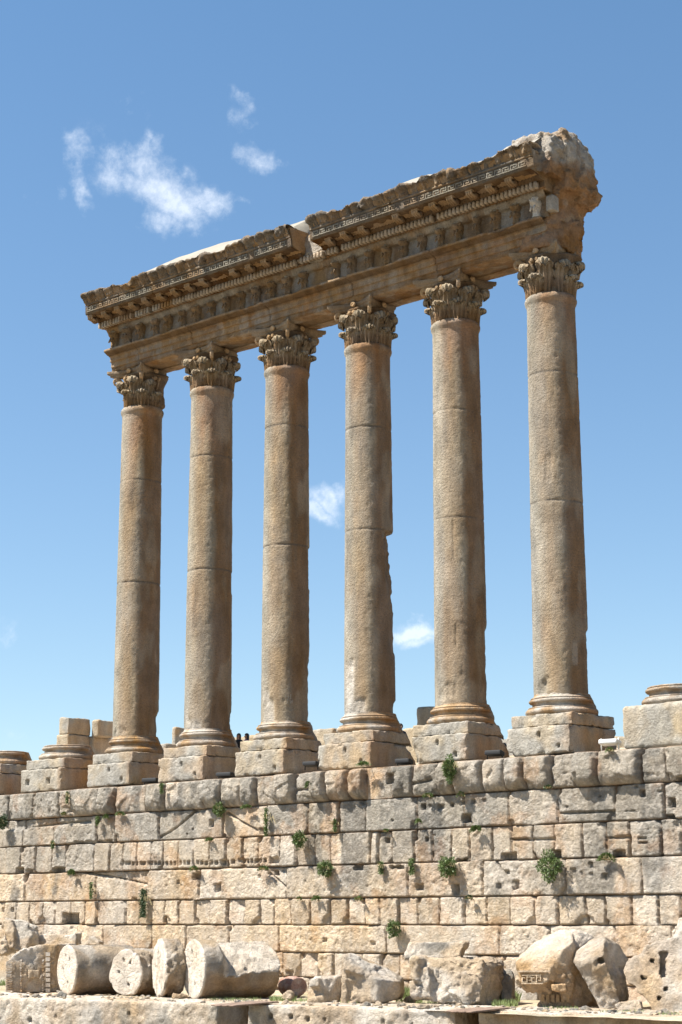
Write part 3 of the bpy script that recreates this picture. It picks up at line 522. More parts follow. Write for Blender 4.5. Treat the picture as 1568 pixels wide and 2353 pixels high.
def capital(ci, col, cx):
    bell = dense([(.90, 0), (.80, .15), (.78, .6), (.80, 1.1), (.88, 1.4), (.98, 1.6), (.9, 1.66)], .06)
    R = random.Random(ci); broken = {1: (48, 55), 2: (62, 42), 6: (40, 70), 3: None, 4: (55, 22), 5: None}[ci]; zb_ = {1: 0, 2: .35, 6: .95, 4: .8}.get(ci, 0)
    def dsp(T, R_, Z):
        P = np.stack([np.cos(T)+ci*4, np.sin(T), Z], -1); d = .03*fbm(P*5, 3, 3)
        if broken: d = d+sst(.0, .4, dir_w(T, *broken))*(.24+.14*fbm(P*2, 3, 8))*sst(zb_, zb_+.3, Z)
        return d
    V, F = lathe(bell, 72, (0, 0, 0), disp=dsp); Vw = V+A([cx, 0, ZT])
    t = stain(Vw, BROWN*.8, TAN*.55, ci); t = lerp(t, DARK, .4*sst(0, .5, fbm(Vw*1.4, 3, 9)))
    cap = part('capital', Vw, F, S_CARV, col, t*.7)
    for ring, (me, n, r0, off, z0) in enumerate(((low_me, 8, .88, 0, .02), (up_me, 8, .82, 22.5, .05))):
        for k in range(n):
            a = 360/n*k+off-90
            if broken and dir_w(np.radians(a), *broken) > .2 and (zb_ == 0 or (zb_ < .5 and ring == 1)): continue
            if ci != 3 and R.random() < .05: continue
            s = R.uniform(.93, 1.05); o = bpy.data.objects.new('acanthus_leaf', me); COL.objects.link(o); o.parent = cap
            p = A([cx+r0*math.cos(rad(a)), r0*math.sin(rad(a)), ZT+z0])-OFF[col.name]; o.location = p.tolist(); o.rotation_euler = (R.uniform(-.05, .05), 0, rad(a+90)); o.scale = (s, s*R.uniform(.9, 1.1), s)
    for k in range(4):
        a = 90*k-45
        if not (broken and dir_w(np.radians(a), *broken) > .15) and not (ci == 6 and k == 0):
            o = bpy.data.objects.new('corner_volute', vol_me); COL.objects.link(o); o.parent = cap
            o.location = (A([cx+.88*math.cos(rad(a)), .88*math.sin(rad(a)), ZT])-OFF[col.name]).tolist(); o.rotation_euler = (0, 0, rad(a+90))
        a = 90*k-90
        if not (broken and dir_w(np.radians(a), *broken) > .3):
            o = bpy.data.objects.new('inner_scroll', inn_me); COL.objects.link(o); o.parent = cap
            o.location = (A([cx+.83*math.cos(rad(a)), .83*math.sin(rad(a)), ZT])-OFF[col.name]).tolist(); o.rotation_euler = (0, 0, rad(a+90))
            o = bpy.data.objects.new('fleuron', flo_me); COL.objects.link(o); o.parent = cap
            o.location = (A([cx+.86*math.cos(rad(a)), .86*math.sin(rad(a)), ZT+1.8])-OFF[col.name]).tolist(); o.rotation_euler = (0, 0, rad(a+90))
    V, F = abacus(ci)
    if broken:
        th = np.arctan2(V[:, 1], V[:, 0]); k = sst(.1, .5, dir_w(th, *broken)); r = np.hypot(V[:, 0], V[:, 1]); lim = 1.08+.12*fbm(V*2.5, 3, ci); f = np.where(r > lim, lim/np.maximum(r, .01), 1); f = 1+(f-1)*k; V = V*np.stack([f, f, np.ones_like(f)], -1)
    if ci == 6: V = V[:, :]*A([.93, .93, 1])
    V = V+A([cx, 0, ZT]); part('abacus', V, F, S_CARV, cap, .72*lerp(stain(V, TAN, BROWN, 3), OLIVE, .3*np.ones(len(V))))
def pedestal(ci, cx, parent, low=1.42, top=1.36, zb=-2.15, step=-1.12, seed=0, ins=-.03):
    K_ = ((1, .9, .8), 1.5)
    pl = {0: [((1, -.3, -.6), 1.9), ], 7: [((0.2, -1, 1), 1.75)], 4: [K_, ((-.3, -1, -1.2), 1.42)], 3: [K_, ((-1, 0, 1.2), 1.55), ((.5, -1, -1.6), 1.5)], 1: [((1, .9, .5), 1.72), ((-.9, -.2, 1), 1.6)], 5: [K_, ((-.8, -1, -.5), 1.62)], 2: [((1, .9, .8), 1.66)], 6: [((-1, -.6, -1.5), 1.42)]}.get(ci, [])
    V, F = rockbox((low*2, 3.0, step-zb), (cx, -.1, (step+zb)/2), .06, .05, .03, 40+ci, [(A(n), d) for n, d in pl], freq=1.8, fine=.6, chip=.055)
    fr = V[:, 1] < -1.4
    def tint(V):
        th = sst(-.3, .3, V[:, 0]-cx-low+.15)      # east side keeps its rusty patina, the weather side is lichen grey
        t = lerp(lerp(GREY*1.4, BEIGE*1.05, sst(-.2, .4, fbm(V*.9, 4, 60+ci))), TAN*.95, .4*sst(.0, .5, fbm(V*.7, 4, 61+ci)))
        t = lerp(t, GREY*1.05, .5*sst(.1, .5, fbm(V*1.6, 4, 65)))
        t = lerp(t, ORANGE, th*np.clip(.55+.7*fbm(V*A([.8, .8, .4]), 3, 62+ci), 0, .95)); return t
    # lewis holes
    for hx, hz in ((.05, .35), (.9, -.1)) if ci not in (0,) else ((-.95, .1), (.55, .1)):
        m = (np.abs(V[:, 0]-cx-hx) < (.07 if ci else .11)) & (np.abs(V[:, 2]-(step+zb)/2-hz+.15) < (.08 if ci else .12)) & fr; V[m, 1] += .3
    lowp = part('pedestal', V, F, S_COL, parent, tint(V)*.98)
    V, F = rockbox((top*2, 2.75, -.64-step-.02), (cx+.02, .0, (-.64+step)/2), .06, .03, .022, 50+ci, ([((-1, 0, .8), 1.28)] if ci in (3, 0) else [])+([((1, .9, .5), 1.4)] if ci in (2, 3, 4, 5) else []), freq=2, fine=.6, chip=.05)
    part('plinth', V, F, S_COL, parent, tint(V)*.98); return lowp
def base_mould(ci, cx, parent, prof, name='base_moulding', sc=1., zoff=0, brk=(55, 60), label=None):
    p = dense(prof, .028)*A([sc, 1])
    def dsp(T, R, Z):
        P = np.stack([np.cos(T)+ci*3, np.sin(T), Z], -1); d = .008*fbm(P*3, 3, 8)
        d = d-.06*np.clip(fbm(P*A([1.7, 1.7, 3]), 3, 9+ci)-.3, 0, 1)+.006*crag(P*A([5, 5, 7]), ci)
        if brk: d = d+sst(.1, .5, dir_w(T, *brk)+.2*fbm(P*2, 3, 2))*(np.interp(Z, [-.66, -.3, .1], [1.36, 1.22, 1.05])-R+.05*fbm(P*4, 3, 1))
        return d
    V, F = lathe(p, 120, (cx, 0, zoff), disp=dsp)
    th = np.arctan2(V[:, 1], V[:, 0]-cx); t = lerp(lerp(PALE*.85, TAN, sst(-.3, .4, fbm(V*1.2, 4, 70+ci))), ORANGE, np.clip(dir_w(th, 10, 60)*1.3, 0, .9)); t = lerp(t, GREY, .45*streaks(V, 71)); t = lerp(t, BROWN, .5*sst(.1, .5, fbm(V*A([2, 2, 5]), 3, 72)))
    return part(name, V, F, S_COL, parent, t*.82, label=label)
for ci in range(1, 7):
    cx = (ci-6)*SP
    col = thing('column', 'smooth column with leafy capital, '+clab[ci], 'column', (cx, 0, -2.15), 'columns standing in the row')
    pedestal(ci, cx, col, zb=-2.15+.02*(ci % 2)); base_mould(ci, cx, col, BASEP)
    j1, j2 = JZ[ci]; disp = shaft_disp(ci)
    for z0, z1 in ((.0, j1), (j1, j2), (j2, ZT+.06)):
        zz = np.arange(z0, z1+.001, (z1-z0)/round((z1-z0)/.07)); prof = []
        for z in zz:
            r = 1.043-.107*(max(z, 0)/ZT)**1.35
            if z > ZT-.42: r = np.interp(z, [ZT-.42, ZT-.30, ZT-.26, ZT-.2, ZT-.1, ZT-.02, ZT+.06], [.938, .95, .975, 1.005, 1.02, 1.0, .93])
            prof.append((r, z))
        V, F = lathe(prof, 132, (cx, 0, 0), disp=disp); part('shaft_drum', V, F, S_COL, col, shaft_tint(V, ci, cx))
    capital(ci, col, cx)
# column stubs where columns have fallen
P_STUB = [(.9, .0), (.98, .0)]+BASEP[2:]
for ci, cx, lab, low in ((0, -6*SP, 'weathered column base without its shaft, next to the first column, square holes in its pedestal', 1.45), (8, -7*SP, 'worn column base at the far left edge of the wall top, half out of view', 1.45), (7, SP, 'large grey column base without a shaft at the right end of the wall top', 1.45)):
    col = thing('shaftless_pedestal', lab, 'column base', (cx, 0, -2.2), 'bases left without a shaft')
    pr = [(.02, .02), (.5, .03)]+P_STUB
    if ci == 7:
        V, F = rockbox((2.9, 3.0, 1.55), (cx+.35, -.1, -1.43), .065, .16, .045, 47, [((-1, -.6, 1.2), 1.9)], freq=1.3, chip=.05)
        t = lerp(GREY*1.3, BEIGE, sst(-.1, .5, fbm(V*.8, 4, 3))); part('pedestal', V, F, S_COL, col, t)
        base_mould(7, cx+.35, col, [(r, z+.0) for r, z in pr], brk=None)
    else:
        pedestal(ci, cx, col, 1.47, 1.4); base_mould(ci, cx, col, pr)

# ================================================================== ENTABLATURE
EN = thing('entablature', 'carved stone entablature spanning all six columns, broken at its right end, pale mortar on top', 'entablature', (-12, 0, 17.5))
def sweep(prof, x0, x1, dx, fn=None, step=.05, seed=0, amp=.02, name='band', tint=None, sub=None, endcap=False):
    p = dense(prof, step) if step else A(prof, dtype=float); xs_ = np.linspace(x0, x1, max(2, int((x1-x0)/dx)+1))
    X, S = np.meshgrid(xs_, np.arange(len(p)), indexing='ij'); Y = p[S, 0]; Z = p[S, 1]; d = np.gradient(p, axis=0); d /= np.linalg.norm(d, axis=1, keepdims=True)
    nrm = np.stack([-d[:, 1], d[:, 0]], -1); s = np.linspace(0, 1, len(p))[S]; P = np.stack([X, Y, Z], -1)
    o = amp*fbm(P*2.0+seed, 4, seed)+(fn(X, s, P) if fn else 0)
    P = P+np.stack([np.zeros_like(X), o*nrm[S, 0], o*nrm[S, 1]], -1)
    return P.reshape(-1, 3), gridF(len(xs_), len(p)), (len(xs_), len(p))
JX = [-23.0, -19.3, -14.35, -9.45, -4.9]     # block joints of the architrave
def joints(X, P, w=.03):
    d = 0
    for i, x in enumerate(JX): d = d-.10*(1-sst(w*.4, w, np.abs(X-x-.05*fbm(P*A([0, 0, 2]), 2, i))))
    return d
def t_arch(V):
    t = lerp(TAN*1.0, ORANGE*1.08, .55*sst(-.25, .35, fbm(V*A([.9, 1, 1.2]), 4, 1)))
    t = lerp(t, PALE*.8, .55*streaks(V, 3, 2.6, .1, .6)); t = lerp(t, GREY, .5*streaks(V, 13, .9, .2, .6))
    t = lerp(t, BROWN, .5*sst(.2, .6, fbm(V*2, 4, 5))); t = lerp(t, BROWN*.7, .8*sst(18.24, 18.27, V[:, 2])*(1-sst(18.40, 18.43, V[:, 2]))); return t*.62
def t_corn(V, up=.5):
    t = lerp(BROWN*1.25, TAN*.8, sst(-.3, .4, fbm(V*1.1, 4, 21))); t = lerp(t, GREY*.85, np.clip(sst(-.2, .3, fbm(V*.9, 4, 22))*up+up*.3, 0, .8)); return t*.72
# architrave, one mesh per block
arch = [(.9, 17.55), (-.35, 17.5), (-.35, 17.56), (.35, 17.56), (.35, 17.5), (-.93, 17.5)]
aprof = [(.85, 17.5), (.33, 17.5), (.33, 17.58), (-.33, 17.58), (-.33, 17.5), (-.90, 17.5), (-.90, 17.73), (-.98, 17.735), (-.98, 18.0), (-1.06, 18.005), (-1.06, 18.24), (-1.14, 18.25), (-1.14, 18.30), (-1.22, 18.305), (-1.36, 18.38), (-1.46, 18.42), (-1.46, 18.52), (-1.1, 18.54)]
ex = [-25.0]+JX+[.65]
for i in range(len(ex)-1):
    sd_ = i*3
    def fn(X, s, P, i=i):
        d = .010*fbm(P*6, 3, 9)+.02*np.where(P[..., 2] > 18.28, np.sin(X*2*np.pi/.13), 0)*(P[..., 2] < 18.4)
        e = np.minimum(X-ex[i], ex[i+1]-X); d = d-.06*(1-sst(0, .04, e))
        # broken lower arris
        k = np.clip(fbm(A([1., 0, 0])*X[..., None]*.9+3, 3, 40+i), 0, 1)
        d = d-.16*k*(1-sst(0, .22, np.hypot(P[..., 1]+.95, P[..., 2]-17.5)))
        d = d-.18*np.clip(fbm(P*A([.8, 0, 0])+7, 3, 44), 0, 1)*(1-sst(0, .2, np.hypot(P[..., 1]+1.45, P[..., 2]-18.5)))
        return d
    V, F, nn = sweep(aprof, ex[i], ex[i+1], .055, fn, .045, i, .012)
    # end plates
    G_ = V.reshape(nn[0], nn[1], 3); part('architrave_block', V, F, S_CARV, EN, t_arch(V))
V, F = rockbox((25.2, 1.9, 1.08), (-12.38, -.0, 18.07), .12, .03, .03, 3); part('beam_core', V+A([0, .03, .01]), F, S_ROCK, EN, t_arch(V))
# frieze background
fprof = [(-1.2, 18.5), (-1.12, 18.52), (-1.12, 19.26), (-1.26, 19.28), (-1.34, 19.38), (-1.40, 19.46), (-1.42, 19.52), (-1.5, 19.53)]
def ffn(X, s, P): return .015*fbm(P*5, 3, 2)+.04*np.clip(np.sin(X*2*np.pi/.16), 0, 1)*(P[..., 2] > 19.34)+joints(X+.6, P)*.35-.05*((P[..., 2] > 19.05) & (np.abs(((X+24.4)/.95) % 1-.5) < .3) & (P[..., 2] < 19.3))*.4
V, F, _ = sweep(fprof, -24.85, .8, .05, ffn, .05, 4, .02)
part('frieze', V, F, S_CARV, EN, .56*lerp(lerp(PALE*.78, TAN, sst(-.1, .45, fbm(V*A([.9, 1, .7]), 4, 31))), BROWN, .55*streaks(V, 33, 1.8, .1, .5)))
# animal consoles
def console(kind):
    nph, nz_ = 22, 40; z = np.linspace(0, 1, nz_); ph = np.linspace(-math.pi/2-.25, math.pi/2+.25, nph)
    if kind: pr = np.interp(z, [0, .06, .18, .3, .42, .52, .62, .72, .82, .92, 1], [.14, .20, .15, .17, .22, .24, .18, .31, .34, .26, .18]); wd = np.interp(z, [0, .1, .3, .5, .62, .8, .92, 1], [.10, .13, .09, .13, .10, .16, .15, .17])
    else: pr = np.interp(z, [0, .06, .2, .35, .5, .6, .7, .8, .9, 1], [.14, .2, .15, .18, .2, .26, .33, .32, .24, .2]); wd = np.interp(z, [0, .1, .3, .45, .6, .75, .9, 1], [.11, .14, .10, .12, .15, .17, .13, .17])
    PH, Z = np.meshgrid(ph, z, indexing='ij'); PRr = pr[None, :].repeat(nph, 0); W = wd[None, :].repeat(nph, 0)
    P = np.stack([np.sin(PH)*W*1.15, -np.cos(PH)*PRr*1.3, Z*.74], -1); b = .018*fbm(P*9+kind*5, 3, 3)+.022*np.cos(PH*6)*(Z < .35)
    P[..., 0] += np.sin(PH)*b; P[..., 1] -= np.cos(PH)*b; L_ = [(P.reshape(-1, 3), gridF(nph, nz_))]
    # ears / horns and forelegs
    for s in (-1, 1):
        L_.append(cyl((s*.1, -.2, .58), (s*.21, -.2, .70), .05, .025, 8))
        L_.append(cyl((s*.07, -.26, .42), (s*.075, -.36, .22), .045, .035, 8))
    return merge(*L_)
cons = []
for kind in (0, 1):
    V, F = console(kind); t = lerp(TAN*.52, BEIGE*.8, sst(.0, .5, fbm(V*4, 3, 5)+.8*(V[:, 2]-.4))); me = mkmesh('frieze_console', V, F, t, True); me.materials.append(S_CARV); cons.append(me)
R = random.Random(5)
for i in range(26):
    x = -24.42+.95*i
    if i in (14, ): continue
    o = bpy.data.objects.new('frieze_console', cons[i % 2]); COL.objects.link(o); o.parent = EN; s = R.uniform(.9, 1.05)
    o.location = (A([x, -1.12, 18.53])-OFF[EN.name]).tolist(); o.scale = (s*R.uniform(.85, 1.1), R.uniform(.95, 1.25), 1.13); OFF[o.name] = OFF[EN.name]
V, F = console(0); V = V*A([1, 1, 1.13])+A([.30, -1.15, 18.53]); part('frieze_console', V, F, S_CARV, EN, lerp(PALE, GREY, .2*np.ones(len(V))), True, label='pale restored frieze bracket at the broken right end')
V, F = rockbox((.34, .4, .62), (.95, -1.05, 19.0), .05, .02, .01, 5); part('repair_block', V, F, S_CARV, EN, np.tile(PALE*.5, (len(V), 1)))
# dentils
dp = []
GAP0, GAP1 = -11.55, -10.45
den = []
P, F = shell((2, 2, 3)); V = P*A([.125, .22, .26]); V = V+.01*np.stack([fbm(V*16, 2, 1), fbm(V*16, 2, 2), fbm(V*16, 2, 3)], -1)
den_me = mkmesh('dentil', V, F, np.tile(lerp(PALE*.62, TAN*.8, A([.4]))[0], (len(V), 1))); den_me.materials.append(S_CARV)
for i in range(129):
    x = -24.92+.2*i
    if R.random() < .05: continue
    if i >= 26: den.append((x, R.uniform(.92, 1.04))); continue
    P, F = shell((2, 2, 3)); V = P*A([.125, .22, .26])*R.uniform(.94, 1.03)+A([x, -1.70, 19.66]); dp.append((V, F))
for x, s in den:
    o = bpy.data.objects.new('dentil', den_me); COL.objects.link(o); o.parent = EN; o.location = (A([x, -1.70, 19.66])-OFF[EN.name]).tolist(); o.scale = (s, s, s); o.rotation_euler = (0, 0, R.uniform(-.04, .04))
V, F = merge(*dp); V = V+.012*np.stack([fbm(V*6, 2, 1), fbm(V*6, 2, 2), fbm(V*6, 2, 3)], -1)
DR = part('dentil_row', V, F, S_CARV, EN, lerp(lerp(PALE*.62, TAN*.7, sst(-.2, .4, fbm(V*.9, 3, 6))), BROWN, .5*streaks(V, 35))); DR['kind'] = 'stuff'
cprof = [(-1.5, 19.53), (-1.60, 19.54), (-1.60, 19.80), (-1.82, 19.80), (-1.84, 19.84), (-1.90, 19.86), (-1.93, 19.93), (-1.95, 19.97), (-2.5, 20.0), (-2.52, 20.06)]
def cfn(X, s, P):
    d = .02*fbm(P*5, 3, 12)+joints(X+1.1, P); d = d+.03*np.cos(X*2*np.pi/.17)*((P[..., 2] > 19.82) & (P[..., 2] < 19.96))
    ph = ((X+24.38)/.95) % 1
    return d+.05*np.clip(1-np.hypot((ph-.5)*.95/.2, (P[..., 1]+2.22)/.16), 0, 1)*(P[..., 2] > 19.96)    # rosettes in the soffit
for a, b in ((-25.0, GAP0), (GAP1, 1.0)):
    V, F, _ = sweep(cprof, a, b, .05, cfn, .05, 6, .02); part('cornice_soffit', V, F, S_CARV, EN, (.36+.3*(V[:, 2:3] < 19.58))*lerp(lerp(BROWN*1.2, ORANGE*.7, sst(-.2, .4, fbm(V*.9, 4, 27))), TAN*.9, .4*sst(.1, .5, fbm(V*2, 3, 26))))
V, F, _ = sweep([(-1.45, 19.52), (-1.6, 19.6), (-1.75, 19.9), (-1.7, 20.3), (-1.6, 20.8), (-1.4, 21.1), (-.9, 21.2)], GAP0-.6, GAP1+.6, .06, lambda X, s, P: .12*fbm(P*3, 4, 3), .06, 9, .05)
part('broken_core', V, F, S_ROCK, EN, lerp(PALE*.6, TAN*.8, sst(-.2, .3, fbm(V*1.5, 3, 3))))
# modillions
mL = [rockbox((.34, .54, .07), (0, -.26, .14), .05, .015, .01)]
for s in (-.11, 0, .11): mL.append(cyl((s, -.46, -.03), (s, -.48, .15), .052, .052, 10)); mL.append(cyl((s, -.05, -.10), (s, -.45, .0), .055, .05, 10))
mL.append(cyl((-.17, -.12, .0), (.17, -.12, .0), .13, .13, 14))
MV, MF = merge(*[(v, f) for v, f in mL]); mod_me = mkmesh('modillion', MV, MF, lerp(BROWN*.6, TAN*.7, sst(-.2, -.45, -MV[:, 1]*-1)), True); mod_me.materials.append(S_CARV)
for i in range(27):
    x = -24.86+.95*i
    if GAP0-.1 < x < GAP1+.1 or i in (9, 19): continue
    o = bpy.data.objects.new('modillion', mod_me); COL.objects.link(o); o.parent = EN; o.location = (A([x, -1.95, 19.84])-OFF[EN.name]).tolist(); o.scale = (1, R.uniform(.8, 1.05), 1)
# corona with the meander, then the carved sima
kprof = [(-2.50, 20.02), (-2.56, 20.06), (-2.57, 20.12), (-2.58, 20.36), (-2.60, 20.40), (-2.57, 20.42)]
mb = []
def meander(x, z, u, h, y):
    w = .05
    def bar(x0, x1, z0, z1): mb.append(box(((x0+x1)/2, y, (z0+z1)/2), (abs(x1-x0), .035, abs(z1-z0))))
    bar(x, x+w*.7, z, z+h); bar(x+w*.7, x+u*.82, z+h-w, z+h); bar(x+u*.82-w*.7, x+u*.82, z+w*1.6, z+h-w); bar(x+u*.32, x+u*.82-w*.7, z+w*1.6, z+w*2.5); bar(x+u*.32, x+u*.45, z+w*2.5, z+h-w*1.8); bar(x+w*.7, x+u, z, z+w*.8)
x = -24.9
while x < .85:
    if not (GAP0-.45 < x < GAP1+.02) and R.random() > .03: meander(x, 20.125, .37, .235, -2.585)
    x += .385
V, F = merge(*mb); part('meander_band', V, F, S_CARV, EN, lerp(TAN*.55, OLIVE*.66, sst(-.4, .2, fbm(V*.8, 3, 16))))
sprof = [(-2.57, 20.42), (-2.63, 20.44), (-2.63, 20.50), (-2.60, 20.52), (-2.60, 20.60), (-2.65, 20.70), (-2.74, 20.80), (-2.84, 20.88), (-2.87, 20.96), (-2.84, 21.02), (-2.7, 21.04), (-2.3, 21.04), (-2.0, 20.95)]
def sfn(X, s, P):
    z = P[..., 2]; b = sst(20.5, 20.62, z)*(1-sst(20.95, 21.03, z)*.6)
    ph = X/.62; d = .15*b*np.abs(np.sin(ph*np.pi))**.6+.05*b*np.sin(ph*np.pi*6+4*np.abs(ph % 1-.5)*(z-20.4)*8)
    lion = np.clip(1-np.hypot(((X+24.0) % 4.75-2.37)/.26, (z-20.75)/.2), 0, 1); d = d+.22*sst(0, .6, lion)
    d = d+.06*b*fbm(P*5, 3, 41)-.07*b; d = d-.14*np.clip(fbm(P*A([1.4, 1, 1]), 3, 43)-.15, 0, 1)*b*2
    return d+joints(X+1.1, P)
for a, b in ((-25.05, GAP0), (GAP1, 1.2)):
    V, F, _ = sweep(kprof, a, b, .05, lambda X, s, P: .012*fbm(P*5, 3, 15)+joints(X+1.1, P), .04, 7, .012)
    part('corona', V, F, S_CARV, EN, lerp(t_corn(V, .45)*.62, GREY*.45, .3*np.ones(len(V))))
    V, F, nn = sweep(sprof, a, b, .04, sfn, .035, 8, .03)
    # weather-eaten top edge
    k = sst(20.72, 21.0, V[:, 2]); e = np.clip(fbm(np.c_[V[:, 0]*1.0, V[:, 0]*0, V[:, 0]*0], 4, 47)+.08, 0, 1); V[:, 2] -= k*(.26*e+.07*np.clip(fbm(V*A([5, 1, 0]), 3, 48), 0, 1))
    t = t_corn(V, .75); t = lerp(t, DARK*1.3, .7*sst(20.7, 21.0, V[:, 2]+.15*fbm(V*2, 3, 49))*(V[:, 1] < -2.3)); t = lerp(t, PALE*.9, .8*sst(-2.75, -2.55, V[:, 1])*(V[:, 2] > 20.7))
    t = lerp(t, TAN, .5*np.clip(fbm(V*3, 3, 44), 0, 1)); t = lerp(t, DARK*.6, .75*(1-sst(.0, .55, np.abs(np.sin(V[:, 0]/.62*np.pi))))*sst(20.45, 20.55, V[:, 2])*(1-sst(20.9, 21.0, V[:, 2]))); part('sima', V, F, S_CARV, EN, t*.85)  # relief repeated in the tint: crevice dirt plus painted shade between the lobes
# solid body behind the carved faces, end faces included
for a, b, sd_ in ((-24.97, GAP0+.02, 1), (GAP1-.02, .9, 2)):
    poly = [(-1.0, 18.55), (-1.0, 19.5), (-1.57, 19.56), (-1.57, 19.82), (-1.9, 19.93), (-2.48, 20.05), (-2.52, 20.4), (-2.7, 20.86), (-2.3, 20.9), (1.0, 20.95), (1.0, 18.55)]
    V, F = prism([(a, y, z) for y, z in poly], (b-a, 0, 0)); part('cornice_body', V, [f[::-1] for f in F], S_ROCK, EN, lerp(BROWN*1.1, TAN, .5*np.ones(len(V))))
V, F = prism([(GAP0-.1, y, z) for y, z in [(-.9, 18.55), (-.9, 19.5), (-1.3, 19.6), (-1.3, 20.8), (.9, 20.9), (.9, 18.6)]], (GAP1-GAP0+.2, 0, 0)); part('cornice_body', V, F, S_ROCK, EN, np.tile(TAN, (len(V), 1)))
# mortar cap laid over the top to keep the rain out
def cap_mesh():
    cx_ = A([-25.0, -24.4, -22.4, -20.0, -17.2, -14.8, -12.2, -11.2, -9.8, -7.2, -6.5, -5., -4.2, -1.6, -1., -.3, 1.0, 1.6]); cz = A([20.98, 21.1, 21.95, 22.12, 22.1, 21.84, 21.8, 21.75, 21.6, 21.75, 21.98, 21.95, 21.7, 21.75, 21.98, 22.0, 22.0, 21.9])
    xs_ = np.arange(-24.9, .95, .1); rz = np.interp(xs_, cx_, cz)[:, None]; t = np.linspace(0, 1, 30)[None, :]
    y = np.interp(t, [0, .12, .35, .55, .9, 1], [-2.45, -2.2, -1.25, 0, 1.0, 1.05]); y = np.where((xs_[:, None] > GAP0-.1) & (xs_[:, None] < GAP1+.1), np.maximum(y, -1.35+.001*y), y); k = np.interp(t, [0, .12, .35, .55, .9, 1], [0, .25, .93, 1.06, .8, .0])
    X = xs_[:, None]+0*t; Z = 20.85+(rz-20.85)*k; P = np.stack([X, y+0*X, Z], -1); P[..., 2] += .02*fbm(P*1.2, 3, 5); return P.reshape(-1, 3), gridF(len(xs_), 30)
V, F = cap_mesh(); part('mortar_cap', V, F, S_CAP, EN, lerp(np.tile(A([.30, .275, .23]), (len(V), 1)), A([.24, .21, .17]), .5*sst(.1, .5, fbm(V*.8, 3, 5))), True)
# the broken end over the sixth column
pr = [prism([(-.6, -1.0, 17.52), (.66, -1.0, 17.52), (.72, -1.0, 18.5), (.66, -1.0, 19.6), (-.6, -1.0, 19.6)], (0, .5, 0)),
      prism([(-.9, -.9, 17.5), (.85, -.9, 17.45), (.9, -.9, 18.5), (1.05, -.9, 19.2), (1.2, -.9, 19.6), (-.9, -.9, 19.6)], (0, 1.6, 0)),
      prism([(-.9, .2, 17.5), (.8, .2, 17.3), (.85, .2, 18.4), (.95, .2, 19.1), (1.6, .2, 19.5), (1.7, .2, 19.85), (-.9, .2, 19.9)], (0, 1.0, 0)),
      hull([(-.4, -2.1, 20.3), (1.2, -1.95, 20.0), (1.4, -1.7, 20.6), (1.4, -1.6, 21.3), (1.15, -1.6, 21.8), (-.4, -1.75, 21.8), (-.4, 0, 20.2), (1.5, -.4, 20.0), (1.5, -.4, 21.6), (-.4, 0, 22.0)]),
      hull([(-.9, -.9, 19.4), (1.55, -.9, 19.6), (1.5, -.9, 20.5), (1.65, -.9, 21.2), (1.4, -.9, 22.0), (.75, -.7, 22.2), (.8, -.2, 22.4), (-.9, -.9, 22.0), (-.9, 1.1, 19.4), (1.6, 1.1, 19.6), (1.5, 1.1, 21.4), (.9, 1.0, 22.35), (-.9, 1.0, 22.0)]),
      prism([(.2, -2.5, 20.1), (.95, -2.5, 20.1), (1.05, -2.5, 20.9), (.2, -2.5, 20.9)], (0, 1.5, 0))]
V, F, Nn = remesh(pr, .06)
for _ in range(1):
    V = V+Nn*(.11*crag(V*1.1, 62, 1.2)+.055*crag(V*3.2, 68, 1.2)+.03*fbm(V*8, 3, 63))[:, None]
V[:, 2] = np.minimum(V[:, 2], 22.42+.05*fbm(V*2, 3, 5)); t = lerp(TAN, PALE*.85, sst(-.4, .15, fbm(V*1.1, 4, 64))); t = lerp(t, ORANGE, .8*sst(.0, .4, fbm(V*.6, 3, 65)+.4*sst(20, 18.5, V[:, 2]))); t = lerp(t, BROWN*1.3, .5*sst(.1, .5, fbm(V*2.5, 3, 66)))
part('broken_end', V, F, S_ROCK, EN, t*.82)

def scratches():
    L_ = []; R3 = 1.055; cx = -3*SP
    def bar(u0, v0, u1, v1, w=.018):
        n = 4; u0, u1, v0, v1 = u0*.8, u1*.8, (v0-1)*.8+1, (v1-1)*.8+1
        for i in range(n):
            a0, a1 = u0+(u1-u0)*i/n, u0+(u1-u0)*(i+1)/n; b0, b1 = v0+(v1-v0)*i/n, v0+(v1-v0)*(i+1)/n; P = []
            dx, dz = a1-a0, b1-b0; l = math.hypot(dx, dz); px_, pz_ = -dz/l*w/2, dx/l*w/2
            for r in (R3-.004, R3-.04):
                for uu, vv in ((a0+px_, b0+pz_), (a1+px_, b1+pz_), (a1-px_, b1-pz_), (a0-px_, b0-pz_)):
                    th = rad(-46)+uu/R3; P.append((cx+r*math.cos(th), r*math.sin(th), vv))
            L_.append((A(P), [[0, 1, 2, 3], [7, 6, 5, 4]]+[[k, (k+1) % 4+0, (k+1) % 4+4, k+4] for k in range(4)]))
    z = 1.06
    bar(.0, z, .0, z+.2); bar(.15, z, .15, z+.2); bar(.0, z+.1, .15, z+.1); bar(.26, z, .26, z+.2); bar(.22, z+.2, .30, z+.2); bar(.22, z, .30, z)
    z = .8; bar(.02, z+.2, .16, z+.2); bar(.09, z, .09, z+.2); bar(.22, z+.2, .26, z); bar(.26, z, .30, z+.15); bar(.30, z+.15, .34, z); bar(.34, z, .38, z+.2)
    return merge(*L_)
V, F = scratches(); c3 = [o for o in COL.objects if o.name.startswith('column') and 'third' in str(o.get('label'))][0]
part('scratched_letters', V, F, S_CAP, c3, np.tile(PALE*.5, (len(V), 1)))
